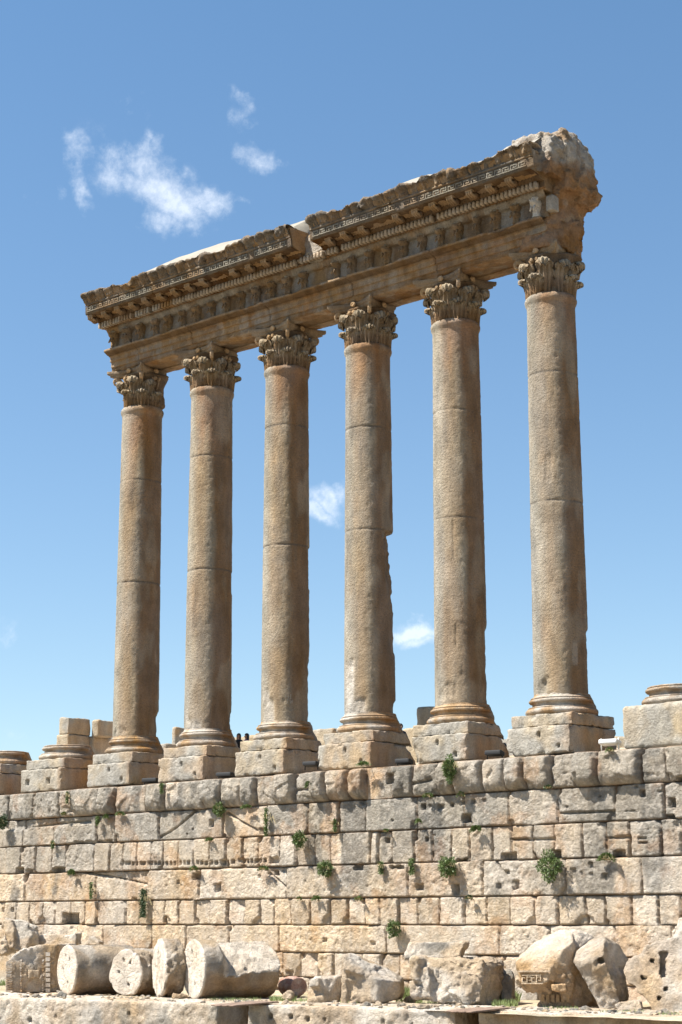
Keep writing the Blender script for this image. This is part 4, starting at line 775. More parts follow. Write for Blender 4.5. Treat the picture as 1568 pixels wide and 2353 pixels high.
# ================================================================== FOREGROUND LEDGE OF GREAT BLOCKS
led = [onZ(-60, 2290.5, ZG), onZ(500, 2306, ZG), onZ(568, 2308, ZG), onZ(1045, 2321.5, ZG), onZ(1098, 2323, ZG), onZ(1660, 2338.5, ZG)]
for i, (a, b, lab) in enumerate(((0, 1, 'great foreground block on the left under the fallen column drums'), (2, 3, 'great foreground block in the middle, between the two planked gaps, row of small holes'), (4, 5, 'great foreground block at the right, under the tilted carved fragments'))):
    p, q = led[a], led[b]; d = q-p; Ln = np.hypot(d[0], d[1]); an = math.atan2(d[1], d[0]); nrm = A([-d[1], d[0], 0])/Ln; dep = 3.4
    c = (p+q)/2+nrm*dep/2; c[2] = ZG-1.1
    V, F = rockbox((Ln, dep, 2.2), (0, 0, 0), .065, .10, .05, 120+i, freq=1.1, fine=.8)
    holes = {0: [(.36, .62), (.25, .72), (.66, .45), (.7, .8)], 1: [(.12, .35), (.22, .38), (.30, .4), (.39, .42), (.67, .45), (.8, .5)], 2: [(.2, .4), (.6, .5)]}[i]
    for hx, hz in holes:
        m = (np.abs(V[:, 0]+Ln/2-hx*Ln) < .05) & (np.abs(V[:, 2]-1.1+hz) < .07) & (V[:, 1] < -dep/2+.15); V[m, 1] += .25
    V[:, 2] = np.where(V[:, 2] > 1.0, 1.1+(V[:, 2]-1.1)*.45, V[:, 2])
    cs, sn = math.cos(an), math.sin(an); W = np.stack([V[:, 0]*cs-V[:, 1]*sn, V[:, 0]*sn+V[:, 1]*cs, V[:, 2]], -1)+c
    t = lerp(PINK*1.0, PALE, sst(-.3, .3, fbm(W*.8, 4, 130))); t = lerp(t, GREY*1.1, .75*sst(.0, .45, fbm(W*A([1.2, 1.2, .5]), 4, 131))*(V[:, 2] < 1.0)); t = lerp(t, TAN, .4*sst(.1, .5, fbm(W*1.2, 3, 132)))
    c0 = c.copy(); c0[2] = ZG-2.2; single('ledge_block', W, F, S_WALL, lab, 'stone block', c0, t, group='great blocks of the foreground ledge')
for p, q, lab in ((onZ(-620, 2275, ZG), onZ(-66, 2290.3, ZG), 'foreground ledge block beyond the left edge of view'), (onZ(1672, 2339, ZG), onZ(2300, 2357, ZG), 'foreground ledge block beyond the right edge of view')):
    dd_ = q-p; Ln = np.hypot(dd_[0], dd_[1]); an = math.atan2(dd_[1], dd_[0]); nrm = A([-dd_[1], dd_[0], 0])/Ln; c = (p+q)/2+nrm*1.7; c[2] = ZG-1.1
    V, F = rockbox((Ln, 3.4, 2.2), c, .12, .10, .05, 140, rz=an, freq=1.1); c0 = c.copy(); c0[2] = ZG-2.2
    single('ledge_block', V, F, S_WALL, lab, 'stone block', c0, lerp(CREAM, PALE, sst(-.2, .4, fbm(V*.8, 4, 130))), group='great blocks of the foreground ledge')
# soil filling the gaps
V, F = rockbox((64, 3.2, 1.5), (0, 0, 0), .3, .1, .05, 7); an = math.atan2(led[5][1]-led[0][1], led[5][0]-led[0][0]); cs, sn = math.cos(an), math.sin(an)
c = (led[0]+led[5])/2+A([-sn, cs, 0])*3.4; V = np.stack([V[:, 0]*cs-V[:, 1]*sn, V[:, 0]*sn+V[:, 1]*cs, V[:, 2]], -1)+A([c[0], c[1], ZG-.85])
g = single('terrace_edge', V, F, S_GROUND, None, None, (c[0], c[1], ZG-1.6), np.tile(TAN*.8, (len(V), 1))); g['kind'] = 'structure'
for (x0, x1, y, lab) in ((502, 611, 2304.5, 'reddish wooden planks bridging the left gap of the ledge'), (1046, 1139, 2318.5, 'reddish wooden planks bridging the right gap of the ledge')):
    a = onZ(x0, y+7, ZG+.06); b = onZ(x1, y-3, ZG+.06); T = thing('plank_bridge', lab, 'planks', ((a+b)/2)-A([0, 0, .06]), 'plank bridges over the gaps'); d = (b-a); d[2] = 0; Ln = np.linalg.norm(d); an = math.atan2(d[1], d[0])
    for k in range(4):
        V, F = rockbox((Ln*(.8 if k == 3 else .93), .26, .05), (0.05*k, 0, 0), .1, .01, .006, 7+k, rz=an); o = A([-math.sin(an), math.cos(an), 0])*(.28*k-.4)
        part('plank', V+(a+b)/2+o, F, M_WOOD, T)

# ================================================================== FALLEN STONES
VR = A([RT[0], RT[1], 0]); VR /= np.linalg.norm(VR); VF = FH/np.linalg.norm(FH); ZU = A([0, 0, 1.])
def ppm(D): return FPX/D
def depth_at(x, y, z=ZG): return (onZ(x, y, z)-CAM)@VF
def rocktint(V, seed, g=.4, o=.25):
    t = lerp(CREAM, PALE, sst(-.3, .3, fbm(V*1.2, 4, seed))); t = lerp(t, GREY, g*sst(-.05, .45, fbm(V*1.6, 4, seed+1))); return lerp(t, TAN*.9, o*2*sst(.0, .5, fbm(V*1.0, 4, seed+2)))
def drum(name, x, y, hpx, ratio, length, lab, seed, clip=(), roughside=0., tilt=0., cat='column drum', ybot=None, tintk=None, back=False, group='column drums fallen on the terrace', shear=None):
    yb = y+hpx/2 if ybot is None else ybot; D = depth_at(x, yb); r = hpx/2/ppm(D)
    c = onD(x, y, D); c[2] = ZG+r*.985
    k = math.sqrt(1-ratio**2); n = -VF*ratio-VR*k*(1 if not back else -1)       # outward normal of the visible end face
    a = -n; nx = int(length/.06)+2; prof = [(0.02, 0), (r*.3, 0), (r*.6, 0), (r*.85, 0), (r*.97, 0), (r, .03)]
    prof = [(q, 0.) for q in np.linspace(.01, r-.04, 14)]+[(r-.015, .012), (r, .04)]+[(r, q) for q in np.linspace(.1, length-.1, nx)]+[(r-.02, length-.01)]+[(q, length) for q in np.linspace(r-.04, .01, 14)]
    V, F = lathe(prof, 84); u = np.cross(a, ZU); u /= np.linalg.norm(u); rad_ = np.hypot(V[:, 0], V[:, 1])
    nn = np.stack([V[:, 0]/np.maximum(rad_, .01), V[:, 1]/np.maximum(rad_, .01), 0*rad_], -1)
    side = (rad_ > r-.05)
    Q = V+seed*5.5
    V = V+nn*(side*(.02*fbm(Q*2, 3, seed)+(.02+.06*roughside)*fbm(Q*5, 3, seed+1)+(.015+.16*roughside)*crag(Q*3.5, seed)))[:, None]
    V[:, 2] += np.where(side, 0, (.02+.03*0)*fbm(Q*3, 4, seed+2))
    # worn rim and lewis holes in the face
    V[:, :2] *= (1-.035*np.clip(fbm(np.c_[nn[:, :2]*2.2+seed, V[:, 2]*1.2], 3, seed+3), 0, 1))[:, None]*np.ones(2)
    for hx, hy in ((-.35, .05), (.2, -.5), (.3, .45), (-.1, .55)) if r > .5 else ():
        m = (np.hypot(V[:, 0]-hx*r, V[:, 1]-hy*r) < .048) & (V[:, 2] < .06); V[m, 2] += .2
    W = c+u*V[:, :1]+ZU*V[:, 1:2]+a*V[:, 2:3]
    for pn, p0 in clip:            # planes at which the drum has split: normal (in u, up, axis), distance
        wn = u*pn[0]+ZU*pn[1]+a*pn[2]; wn = wn/np.linalg.norm(wn); kk = (W-c)@wn-p0*r+.10*fbm(W*1.3, 4, seed+6)+.05*fbm(W*4, 3, seed+7); m = kk > 0; W[m] -= kk[m][:, None]*wn
    if shear is not None:      # upper half split away beyond a short stump
        wn = -VF*.62+ZU*.70-VR*.1; wn = wn/np.linalg.norm(wn); ax_ = V[:, 2]; kk = (W-c)@wn-(.30*r-.34*ax_)+.05*crag(W*3, 5)+.05*fbm(W*3, 3, 6); m = (kk > 0)*sst(shear-.05, shear+.14, ax_+.08*fbm(W*2, 2, 4)); W -= (kk*m)[:, None]*wn; shm = m > .3
    face = (V[:, 2] < .05)
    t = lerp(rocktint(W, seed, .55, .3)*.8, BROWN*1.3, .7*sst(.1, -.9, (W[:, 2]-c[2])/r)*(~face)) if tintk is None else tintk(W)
    if tintk is None: t = lerp(t, lerp(PALE*1.2, TAN*1.1, .2*sst(0, .5, fbm(W*1.5, 3, 3))), 1.*face*(1-.35*sst(.1, .5, fbm(W*A([2.2, 2.2, .5]), 3, seed))))
    if shear is not None: t = lerp(t, PALE*1.1, .9*shm*(.75+.25*fbm(W*3, 3, 2)))
    base = c.copy(); base[2] = ZG
    return single(name, W, F, S_ROCK, lab, cat, base, t, group=group)
drum('column_drum', 152.5, 2232, 109, .52, 2.6, 'long fallen column drum, leftmost of the four, beside the carved cornice fragment', 201)
drum('column_drum', 288, 2238, 102, .80, 1.5, 'fallen column drum with a chipped rim and grey streaks, second from left', 202, clip=[((-.75, .6, 0), .86)], roughside=.25)
drum('column_drum', 365, 2229, 126, .34, .75, 'fallen column drum with a ragged broken flank, third from left, narrow face', 203, roughside=.45, clip=[((.3, .3, 1), 1.15)])
drum('column_drum', 444, 2230, 130, .46, 2.95, 'longest fallen column drum with bright flat end, its top sheared off, rightmost of the four', 204, shear=.75)
drum('granite_drum', 687, 2267, 43, .86, 1.0, 'small pink granite drum lying beside the grass tuft', 205, back=True, tintk=lambda W: lerp(A([.48, .27, .2]), A([.55, .40, .32]), sst(-.3, .3, fbm(W*6, 3, 9))), cat='granite drum', group='pink granite pieces', ybot=2290)
drum('granite_drum', 742, 2259, 34, .5, .8, 'second pink granite drum half hidden behind the stepped fragment', 206, tintk=lambda W: lerp(A([.5, .31, .24]), PALE, sst(-.2, .4, fbm(W*5, 3, 9))), cat='granite drum', group='pink granite pieces', ybot=2284)
def frag(name, polys, lab, seed, thick, yb, skew=.35, rough=.05, vox=.055, cat='stone fragment', g=.4, o=.25, tint=None, group='broken stones fallen on the terrace', dz=0., extra=(), slope=.35, yaw=.35, cr=.05, hulls=False, D=None):
    """polys: outlines (px) of the stone as seen, each a solid with its own thickness; with hulls, points with their own depth"""
    xs_ = [p[0] for p in polys[0]]; xm = sum(xs_)/len(xs_); D0 = depth_at(xm, yb)+dz if D is None else D; pr = []
    th = thick if isinstance(thick, (list, tuple)) else [thick]*len(polys); sk = skew if isinstance(skew, (list, tuple)) else [skew]*len(polys)
    for i, po in enumerate(polys):
        if hulls:
            P = [onD(p[0], p[1], D0+p[2]) for p in po]; mx_ = max(p[2] for p in po); pr.append(hull(P+[q+VF*(th[i]+.3*(mx_-p[2]))+VR*sk[i]*th[i] for p, q in zip(po, P)])); continue
        off = po[0][2] if len(po[0]) > 2 else 0.
        P = [onD(p[0], p[1], D0+off+slope*max(0, (yb-p[1])/ppm(D0))+yaw*(max(q[0] for q in po)-p[0])/ppm(D0)) for p in po]; pr.append(prism(P, (VF+VR*sk[i])*th[i]))
    pr += list(extra(D0) if callable(extra) else extra)
    V, F, Nn = sculpt(pr, vox, rough, seed, 1.7, .5, cr)
    V[:, 2] = np.maximum(V[:, 2], ZG-.25)
    t = rocktint(V, seed, g, o) if tint is None else tint(V)
    b = A([V[:, 0].mean(), V[:, 1].mean(), ZG]); T = thing(name, lab, cat, b, group); part('stone_body', V, F, S_ROCK, T, t); return (T, D0)
def H3(f, L_): return [(*f([(p[0], p[1])])[0], p[2]) for p in L_]
# --- left: cornice fragment lying on its side, carved bands upright
def kk(L_, x0, y0, s): return [((x0+a/s)*.57436, (y0+b/s)*.57436) for a, b in L_]
I_ = lambda L_: kk(L_, 0, 3650, 1.742)
J_ = lambda L_: kk(L_, 800, 3650, 1.742)
K_ = lambda L_: kk(L_, 1600, 3650, 2.613)
R_ = lambda L_: kk(L_, 2030, 3650, 2.24)
T, D0 = frag('cornice_fragment', [I_([(38, 560), (34, 350), (90, 295), (170, 250), (290, 225), (400, 225), (385, 330), (370, 430), (375, 560)])], 'carved cornice fragment standing on end at the left, with upright dentils', 211, 1.2, 2280, .5, .03, slope=0, yaw=0, cr=.03, cat='carved fragment')
D1 = D0-.03
dl = []
for k in range(8):
    y0, y1 = 278+36*k, 304+36*k; P = [onD(*p, D1) for p in I_([(322, y0), (352, y0), (352, y1), (322, y1)])]; V, F = prism(P, -VF*.10); part('dentil', V, F, S_CARV, T, np.tile(PALE*.95, (len(V), 1)))
dl = []
for k in range(13):
    for xx, ww in ((45, 46), (142, 14), (294, 16)):
        y0 = 330+17.5*k; 
        if xx == 45: y0 = 345+16.5*k
        P = [onD(*p, D1) for p in I_([(xx, y0+3*(k % 2)), (xx+ww, y0), (xx+ww*.8, y0+10), (xx+4, y0+12)])]; dl.append(prism(P, -VF*.07))
V, F = merge(*dl); V = V+.02*np.stack([fbm(V*7, 2, 1), fbm(V*7, 2, 2), fbm(V*7, 2, 3)], -1); part('carved_band', V, F, S_CARV, T, lerp(TAN*.9, PALE*.9, sst(-.3, .3, fbm(V*4, 2, 1))))
P = [onD(*p, D1) for p in I_([(205, 400), (280, 400), (280, 455), (205, 460)])]; V, F, _ = sculpt([prism(P, -VF*.2)], .03, .02, 4, 5); part('bracket', V, F, S_CARV, T, np.tile(CREAM*.9, (len(V), 1)))
frag('capital_fragment', [I_([(15, 70), (35, 50), (120, 55), (165, 80), (200, 95), (222, 160), (210, 215), (180, 260), (70, 268), (40, 200)]), [(a, b, ) for a, b in I_([(20, 60), (80, 52), (100, 120), (95, 250), (60, 250)])]], 'pale carved capital fragment near the left edge, resting against the wall foot', 212, .8, 2186, .3, .05, D=78., dz=0., cat='carved fragment')
frag('rubble_stone', [I_([(-60, 130), (10, 125), (40, 180), (55, 240), (40, 290), (-60, 300)])], 'dark broken stone cut by the left edge of view', 213, .9, 2196, .3, .07, D=78., g=.8)
frag('stone_slab', [I_([(255, 168), (330, 152), (480, 158), (530, 140), (532, 225), (450, 245), (260, 245)])], 'flat pale slab with a raised corner behind the carved cornice fragment', 214, .7, 2175, .2, .03, D=78.5, cr=.02, cat='stone slab')
frag('stone_slab', [I_([(583, 225), (622, 165), (655, 165), (695, 205), (690, 230)])], 'small white triangular stone peeping out above the leftmost drum', 215, .5, 2172, .3, .02, D=77.5, cr=.02, cat='stone block', g=.1, o=.1)
frag('pebble_stone', [I_([(382, 570), (385, 540), (430, 535), (470, 550), (472, 572)])], 'small flat stone wedged in front of the leftmost drum', 216, .3, 2287, .3, .02, vox=.035, g=.1)
frag('pebble_stone', [I_([(1198, 600), (1205, 572), (1250, 568), (1288, 580), (1288, 600)])], 'small flat stone wedged between the two rightmost drums', 217, .3, 2295, .3, .02, vox=.035, g=.1)
V, F = rockbox((17, 2.6, 1.7), (0, 0, 0), .09, .12, .06, 251, freq=1.1, chip=.06); V = V+A([-29.5, -3.4, ZG+.55])
single('footing_block', V, F, S_WALL, 'long low footing stone along the wall foot behind the fallen drums', 'stone block', (-29.5, -3.4, ZG-.3), rocktint(V, 252, .4, .2))
# --- middle
frag('moulded_block', [H3(J_, [(740, 637, .5), (745, 590, .5), (765, 500, .55), (800, 448, .7), (870, 450, .25), (850, 637, 0), (985, 440, .45), (990, 600, .5), (985, 637, .5)]), H3(J_, [(752, 637, .1), (752, 602, .1), (835, 580, 0), (835, 637, 0)]), H3(J_, [(762, 520, .1), (770, 462, .15), (838, 455, .05), (835, 520, 0)])], 'stepped moulding block beside the small pink granite drum', 221, [.7, .3, .3], 2304, .2, .03, g=.2, cat='moulded block', hulls=True, cr=.02)
frag('carved_block', [H3(J_, [(985, 640, .8), (988, 335, .85), (1028, 335, .7), (1240, 470, .05), (1235, 625, 0), (1395, 480, .55), (1395, 560, .6), (1375, 605, .55), (1290, 630, .2), (1130, 400, .3)]), H3(J_, [(1005, 287, .55), (1070, 302, .6), (1200, 382, .7), (1310, 412, .8), (1400, 462, .8), (1240, 480, .1), (1030, 400, .3), (1000, 400, .4), (1390, 520, .6)]), H3(J_, [(986, 640, .6), (986, 330, .65), (1008, 300, .7), (1028, 340, .55), (1028, 640, .5)]), H3(J_, [(1050, 600, .45), (1065, 568, .45), (1095, 566, .38), (1108, 600, .38), (1095, 640, .4), (1055, 640, .45)])], 'big broken block with a small carved rosette at its foot, left of the grassy gap', 222, [.9, .9, .4, .5], 2306, .2, .04, g=.2, cat='carved block', hulls=True, cr=.04)
frag('pebble_stone', [J_([(565, 605), (590, 560), (615, 548), (640, 580), (640, 608)])], 'pointed little stone among grass in front of the pink granite drum', 223, .3, 2299, .2, .03, vox=.03, g=.1)
frag('pebble_stone', [K_([(15, 935), (60, 890), (150, 865), (165, 900), (160, 945)])], 'low pointed stone at the foot of the moulded pilaster block', 224, .5, 2302, .2, .03, vox=.035, g=.1)
frag('stone_slab', [K_([(45, 500), (40, 440), (100, 315), (675, 312), (680, 350), (640, 410), (630, 470), (520, 495), (150, 480)])], 'dark topped slab lying on the pilaster block', 225, .9, 2255, .2, .05, D=depth_at(1150, 2310)+.9, cat='stone slab', g=.9)
def half(D0):
    L_ = []
    for y in (505, 555, 800, 855): a = onD(*K_([(150, y)])[0], D0+.8); L_.append(cyl(a, a+VF*.5+VR*.35, .16, n=16))
    a, b = onD(*K_([(170, 590)])[0], D0+.9), onD(*K_([(165, 780)])[0], D0+.9); L_.append(cyl(a, b, .14, n=16)); return L_
frag('pilaster_block', [H3(K_, [(225, 925, .85), (225, 480, 1.1), (440, 485, .85), (860, 490, .25), (1035, 512, .6), (1062, 640, .8), (1075, 800, .9), (1050, 930, .8), (960, 968, .45), (860, 965, .0), (660, 965, .05), (840, 700, -.05)]), H3(K_, [(135, 890, 1.0), (130, 480, 1.1), (232, 480, .9), (225, 925, .8), (210, 930, .8)]), H3(K_, [(230, 600, .75), (300, 560, .6), (285, 800, .55), (330, 900, .5), (215, 900, .75)]), H3(K_, [(440, 700, .45), (560, 600, .2), (800, 640, -.18), (870, 760, -.2), (840, 930, -.2), (700, 960, -.15), (440, 930, .4)])], 'large cube of broken stone with a rounded moulding down its left edge', 226, [1.1, .8, .4, .6], 2310, .2, .05, g=.15, cat='stone block', extra=half, hulls=True, cr=.055)
frag('rubble_stone', [K_([(1060, 620), (1120, 600), (1175, 660), (1180, 860), (1195, 960), (1090, 975), (1050, 900)])], 'dark narrow boulder squeezed between the large cube and the pale slab', 227, .8, 2308, .2, .08, g=1.)
frag('stone_slab', [K_([(1040, 520), (1170, 490), (1240, 480), (1400, 560), (1440, 850), (1440, 970), (1280, 980), (1200, 940), (1180, 800), (1170, 650)])], 'upright pale grey slab behind the tilted meander fragment', 228, .5, 2300, .3, .04, g=.5, cat='stone slab', dz=1.6)
# --- right: tilted cornice piece with meander and dentils
T, D0 = frag('cornice_fragment', [H3(R_, [(82, 455, .65), (140, 390, .95), (250, 280, 1.3), (400, 200, 1.5), (590, 155, 1.6), (590, 262, .5), (500, 332, .2), (375, 512, 0), (105, 525, .5)]), H3(R_, [(590, 155, 1.5), (700, 190, 1.5), (770, 240, 1.5), (650, 330, 1.0), (590, 270, 1.0)]), H3(R_, [(105, 520, .45), (380, 510, 0), (400, 615, .05), (320, 640, .1), (125, 640, .45)]), H3(R_, [(375, 512, 0), (500, 332, .2), (595, 262, .5), (645, 480, 1.0), (820, 880, 1.5), (570, 878, .3), (545, 640, .12), (400, 620, .05)]), H3(R_, [(175, 690, .6), (155, 640, .5), (540, 640, .15), (545, 720, .2), (230, 712, .6)]), H3(R_, [(285, 710, .62), (545, 700, .25), (562, 870, .32), (310, 862, .7)])], 'tilted cornice fragment with a meander band above small dentils, near the right', 231, [.7, .6, .9, .7, .8, .8], 2316, .1, .03, vox=.045, cat='carved fragment', group='carved cornice fragments', hulls=True, cr=.085, tint=lambda V: lerp(lerp(TAN*1.1, CREAM*1.15, sst(-.3, .3, fbm(V*1.2, 3, 5))), PALE*1.1, .8*sst(ZG+1.3, ZG+2., V[:, 2])))
D1 = D0-.02; dl = []
for k in range(6):
    x = 302+45*k; D1 = D0+.56-.06*k; P = [onD(*p, D1) for p in R_([(x, 735), (x+28, 735), (x+28, 800), (x, 800)])]; V, F = prism(P, -VF*.09); part('dentil', V, F, S_CARV, T, np.tile(TAN*.9, (len(V), 1)))
dl = []
def rb(x0, y0, x1, y1):
    f = lambda x: D0+.47-.47*(x-105)/275
    dl.append(prism([onD(*R_([(x, y)])[0], f(x)) for x, y in ((x0, y0), (x1, y0), (x1, y1), (x0, y1))], -VF*.07))
for x0 in (130, 215):
    rb(x0, 560, x0+85, 567); rb(x0+42, 567, x0+50, 628); rb(x0+50, 575, x0+85, 582); rb(x0+78, 582, x0+85, 612); rb(x0+60, 605, x0+78, 612); rb(x0, 620, x0+42, 628); rb(x0, 582, x0+8, 620); rb(x0+8, 582, x0+28, 589)
rb(125, 632, 320, 642); rb(100, 520, 380, 536)
V, F = merge(*dl); part('meander_band', V, F, S_CARV, T, np.tile(CREAM*.9, (len(V), 1)))
D1 = D0+.12; P = [onD(*p, D1) for p in R_([(390, 640), (520, 640), (525, 700), (500, 715), (400, 700)])]; V, F, _ = sculpt([prism(P, -VF*.22)], .03, .03, 4, 5); part('bracket', V, F, S_CARV, T, np.tile(TAN, (len(V), 1)))
frag('carved_fragment', [H3(R_, [(603, 440, .45), (640, 350, .6), (760, 258, .7), (862, 205, .6), (858, 395, 0), (760, 455, .1), (650, 475, .35)]), H3(R_, [(862, 207, .5), (900, 232, .6), (1000, 300, .9), (1095, 432, 1.2), (1050, 520, 1.1), (900, 560, .1), (858, 395, .02), (860, 300, .1)]), H3(R_, [(640, 480, .4), (700, 600, .45), (780, 740, .4), (850, 888, .3), (985, 890, .15), (1010, 790, .0), (960, 640, 0), (890, 470, 0), (760, 455, .15)]), H3(R_, [(900, 500, .05), (1050, 520, .9), (1060, 640, 1.0), (1090, 790, 1.1), (1010, 800, .1), (960, 640, .02)]), H3(R_, [(655, 400, .5), (860, 290, .35), (1000, 420, .7), (1000, 700, .6), (740, 620, .5), (900, 850, .4)])], 'leaning wedge of carved stone between the meander fragment and the holed boulder', 232, [1.0, .8, 1.0, .8, .8], 2319, .1, .04, g=.4, cat='carved fragment', hulls=True, cr=.03)
frag('pebble_stone', [R_([(955, 825), (1000, 800), (1130, 790), (1190, 800), (1210, 890), (1140, 895), (1060, 885), (985, 890)])], 'low broken stone in front of the leaning wedge', 233, .5, 2323, .3, .03, vox=.04, g=.2)
T, D0 = frag('holed_boulder', [R_([(1045, 520), (1060, 470), (1130, 400), (1190, 380), (1250, 300), (1350, 270), (1480, 230), (1530, 160), (1535, 60), (1600, 50), (1720, 240), (1720, 905), (1400, 905), (1300, 905), (1260, 800), (1215, 760), (1200, 735), (1160, 730), (1140, 660), (1080, 640)])],
     'huge grey boulder with square cut holes at the right edge of view', 234, 1.5, 2325, .4, .05, slope=.3, yaw=.5, cr=.018, g=.35, cat='boulder')
V, F = None, None
dark = []
for hx, hy, hw in ((1300, 432, 17), (1226, 590, 16), (1420, 693, 18), (1362, 775, 16)):
    P = [onD(*p, D0-.12) for p in R_([(hx-hw, hy-hw), (hx+hw, hy-hw), (hx+hw, hy+hw), (hx-hw, hy+hw)])]; dark.append(prism(P, VF*.25))
# cut the holes by pushing vertices in
bod = [o for o in T.children if o.name.startswith('stone_body')][0]; n = len(bod.data.vertices); co = np.empty(n*3); bod.data.vertices.foreach_get('co', co); co = co.reshape(-1, 3); Wd = co+OFF[T.name]
dv = Wd-CAM; zc = dv@FW; px = 784+FPX*(dv@RT)/zc; py = 1176.5-FPX*(dv@UP)/zc
for hx, hy, hw in ((1300, 432, 17), (1226, 590, 16), (1420, 693, 18), (1362, 775, 16), (1405, 470, 30)):
    (cx_, cy_), = R_([(hx, hy)]); w_ = hw/2.24*.574; m = (np.abs(px-cx_) < w_) & (np.abs(py-cy_) < (w_ if hw != 30 else w_*3.8)) ; co[m] += VF*.3
bod.data.vertices.foreach_set('co', co.ravel()); bod.data.update()

# ================================================================== RUINS SEEN BEHIND THE COLUMNS
def blk(name, xl, xc, xr, yt, yb, Y, lab, cat, seed, group=None, rnd=.08, gr=.6):
    """block with its front edge from xl to xc and its east face from xc to xr, at distance Y behind the colonnade"""
    a, c = onY(xl, yt, Y), onY(xc, yt, Y); e = onX(xr, yt, c[0]); top = c[2]; bot = onY(xc, yb, Y)[2]; dep = max(e[1]-Y, .4)
    V, F = rockbox((c[0]-a[0], dep, top-bot), ((a[0]+c[0])/2, Y+dep/2, (top+bot)/2), .09, rnd, .06, seed, freq=1.4)
    t = lerp(GREY*1.2, BEIGE, sst(-.3, .4, fbm(V*.8, 4, seed))); t = lerp(t, TAN*.9, .8*sst(c[0]-.15, c[0], V[:, 0])*sst(-.4, .3, fbm(V, 3, 3)))
    return single(name, V, F, S_COL, lab, cat, ((a[0]+c[0])/2, Y+dep/2, bot), t, group=group)
gq = 'blocks piled behind the first column'
blk('wall_block', 131, 157, 216, 1686, 1745, 8., 'lower left block of the pile standing behind the column bases at the left', 'stone block', 301, gq)
blk('wall_block', 137, 158, 210, 1647, 1687, 8., 'topmost left block of the pile behind the column bases at the left', 'stone block', 302, gq)
blk('wall_block', 196, 216, 262, 1692, 1745, 9.5, 'lower right block of the pile, tucked beside the first column', 'stone block', 303, gq)
blk('wall_block', 211, 227, 262, 1653, 1693, 9.5, 'topmost right block of the pile, touching the first column', 'stone block', 304, gq)
blk('low_wall', 366, 382, 420, 1708, 1790, 9., 'low stone behind the gap between the first and second columns', 'stone block', 305, 'stones behind the gaps')
blk('wall_block', 395, 404, 428, 1670, 1760, 11., 'upright grey block peeping out left of the second column', 'stone block', 306, 'stones behind the gaps')
blk('rear_wall', 528, 640, 645, 1684, 1790, 16., 'low wall behind the two dark haired visitors', 'low wall', 307, 'rear walls')
blk('rear_wall', 716, 765, 780, 1672, 1790, 14., 'grey rear wall seen between the third and fourth columns', 'low wall', 308, 'rear walls')
blk('rear_wall', 925, 990, 1010, 1669, 1790, 14., 'grey rear wall seen between the fourth and fifth columns', 'low wall', 309, 'rear walls')
blk('rear_wall', 1130, 1190, 1200, 1695, 1790, 14., 'low rear wall seen between the fifth and sixth columns', 'low wall', 310, 'rear walls')
blk('rear_wall', 1400, 1450, 1460, 1690, 1790, 14., 'low rear wall seen right of the sixth column', 'low wall', 311, 'rear walls')
blk('low_wall', 62, 90, 120, 1754, 1800, 6., 'low ledge of stone left of the holed column base', 'stone block', 312, 'stones behind the gaps')
c = onY(985, 1626, 10.); r = 27/ppm((c-CAM)@VF)
V, F = lathe([(.02, 0), (r*.9, 0), (r, -.08)]+[(r, -q) for q in np.arange(.3, 4.2, .3)], 40, c, disp=lambda T, R_2, Z: .05*fbm(np.stack([np.cos(T), np.sin(T), Z], -1)*2, 3, 3))
single('column_stub', V, F[:, ::-1], S_COL, 'round grey stub of a column standing behind the fifth column', 'column stub', (c[0], c[1], c[2]-4), lerp(GREY*1.3, BEIGE, sst(-.3, .4, fbm(V, 4, 5))))

# ================================================================== FLOODLIGHTS ON THE WALL TOP
def flood(x, y, w_, lab, white=False, an=0.):
    c = onY(x, y, -1.25); c[2] = max(c[2], -2.16+.16) if not white else c[2]; m = w_/ppm((c-CAM)@VF)
    T = thing('floodlight', lab, 'floodlight', (c[0], c[1], -2.17), 'floodlights on the wall top'); mt = M_WHITE if white else M_BLACK
    V, F = rockbox((m, .42, .17), (0, 0, 0), .06, .03, .0, 1, rx=-.15)
    if not white: V, F = merge((V, F), *[box((m*(k/6-.5), .2, .02), (.015, .08, .12)) for k in range(1, 6)])
    Rz = A([[math.cos(an), -math.sin(an), 0], [math.sin(an), math.cos(an), 0], [0, 0, 1]])
    part('housing', V@Rz.T+c, F, mt, T); V, F = box((0, -.03, .095), (m*.82, .30, .02)); part('glass', V@Rz.T+c, F, M_GLASS if not white else M_WHITE, T)
    for s in (-1, 1): V, F = box((s*m*.47, .0, -.10), (.03, .05, .26 if not white else .5)); part('bracket', V@Rz.T+c, F, mt, T)
for x, y, w_, lab in ((348, 1795, 40, 'black floodlight on the wall top right of the first pedestal'), (519, 1782, 40, 'black floodlight on the wall top right of the second pedestal'), (716, 1756, 36, 'black floodlight on the wall top right of the third pedestal'), (929, 1750, 36, 'boxy black floodlight on the wall top right of the fourth pedestal'), (1137, 1731, 40, 'long black floodlight on the wall top right of the fifth pedestal')):
    flood(x, y, w_, lab, an=rad(12))
flood(1402, 1706, 46, 'white box floodlight raised on a bracket between the sixth pedestal and the grey base', True, rad(8))

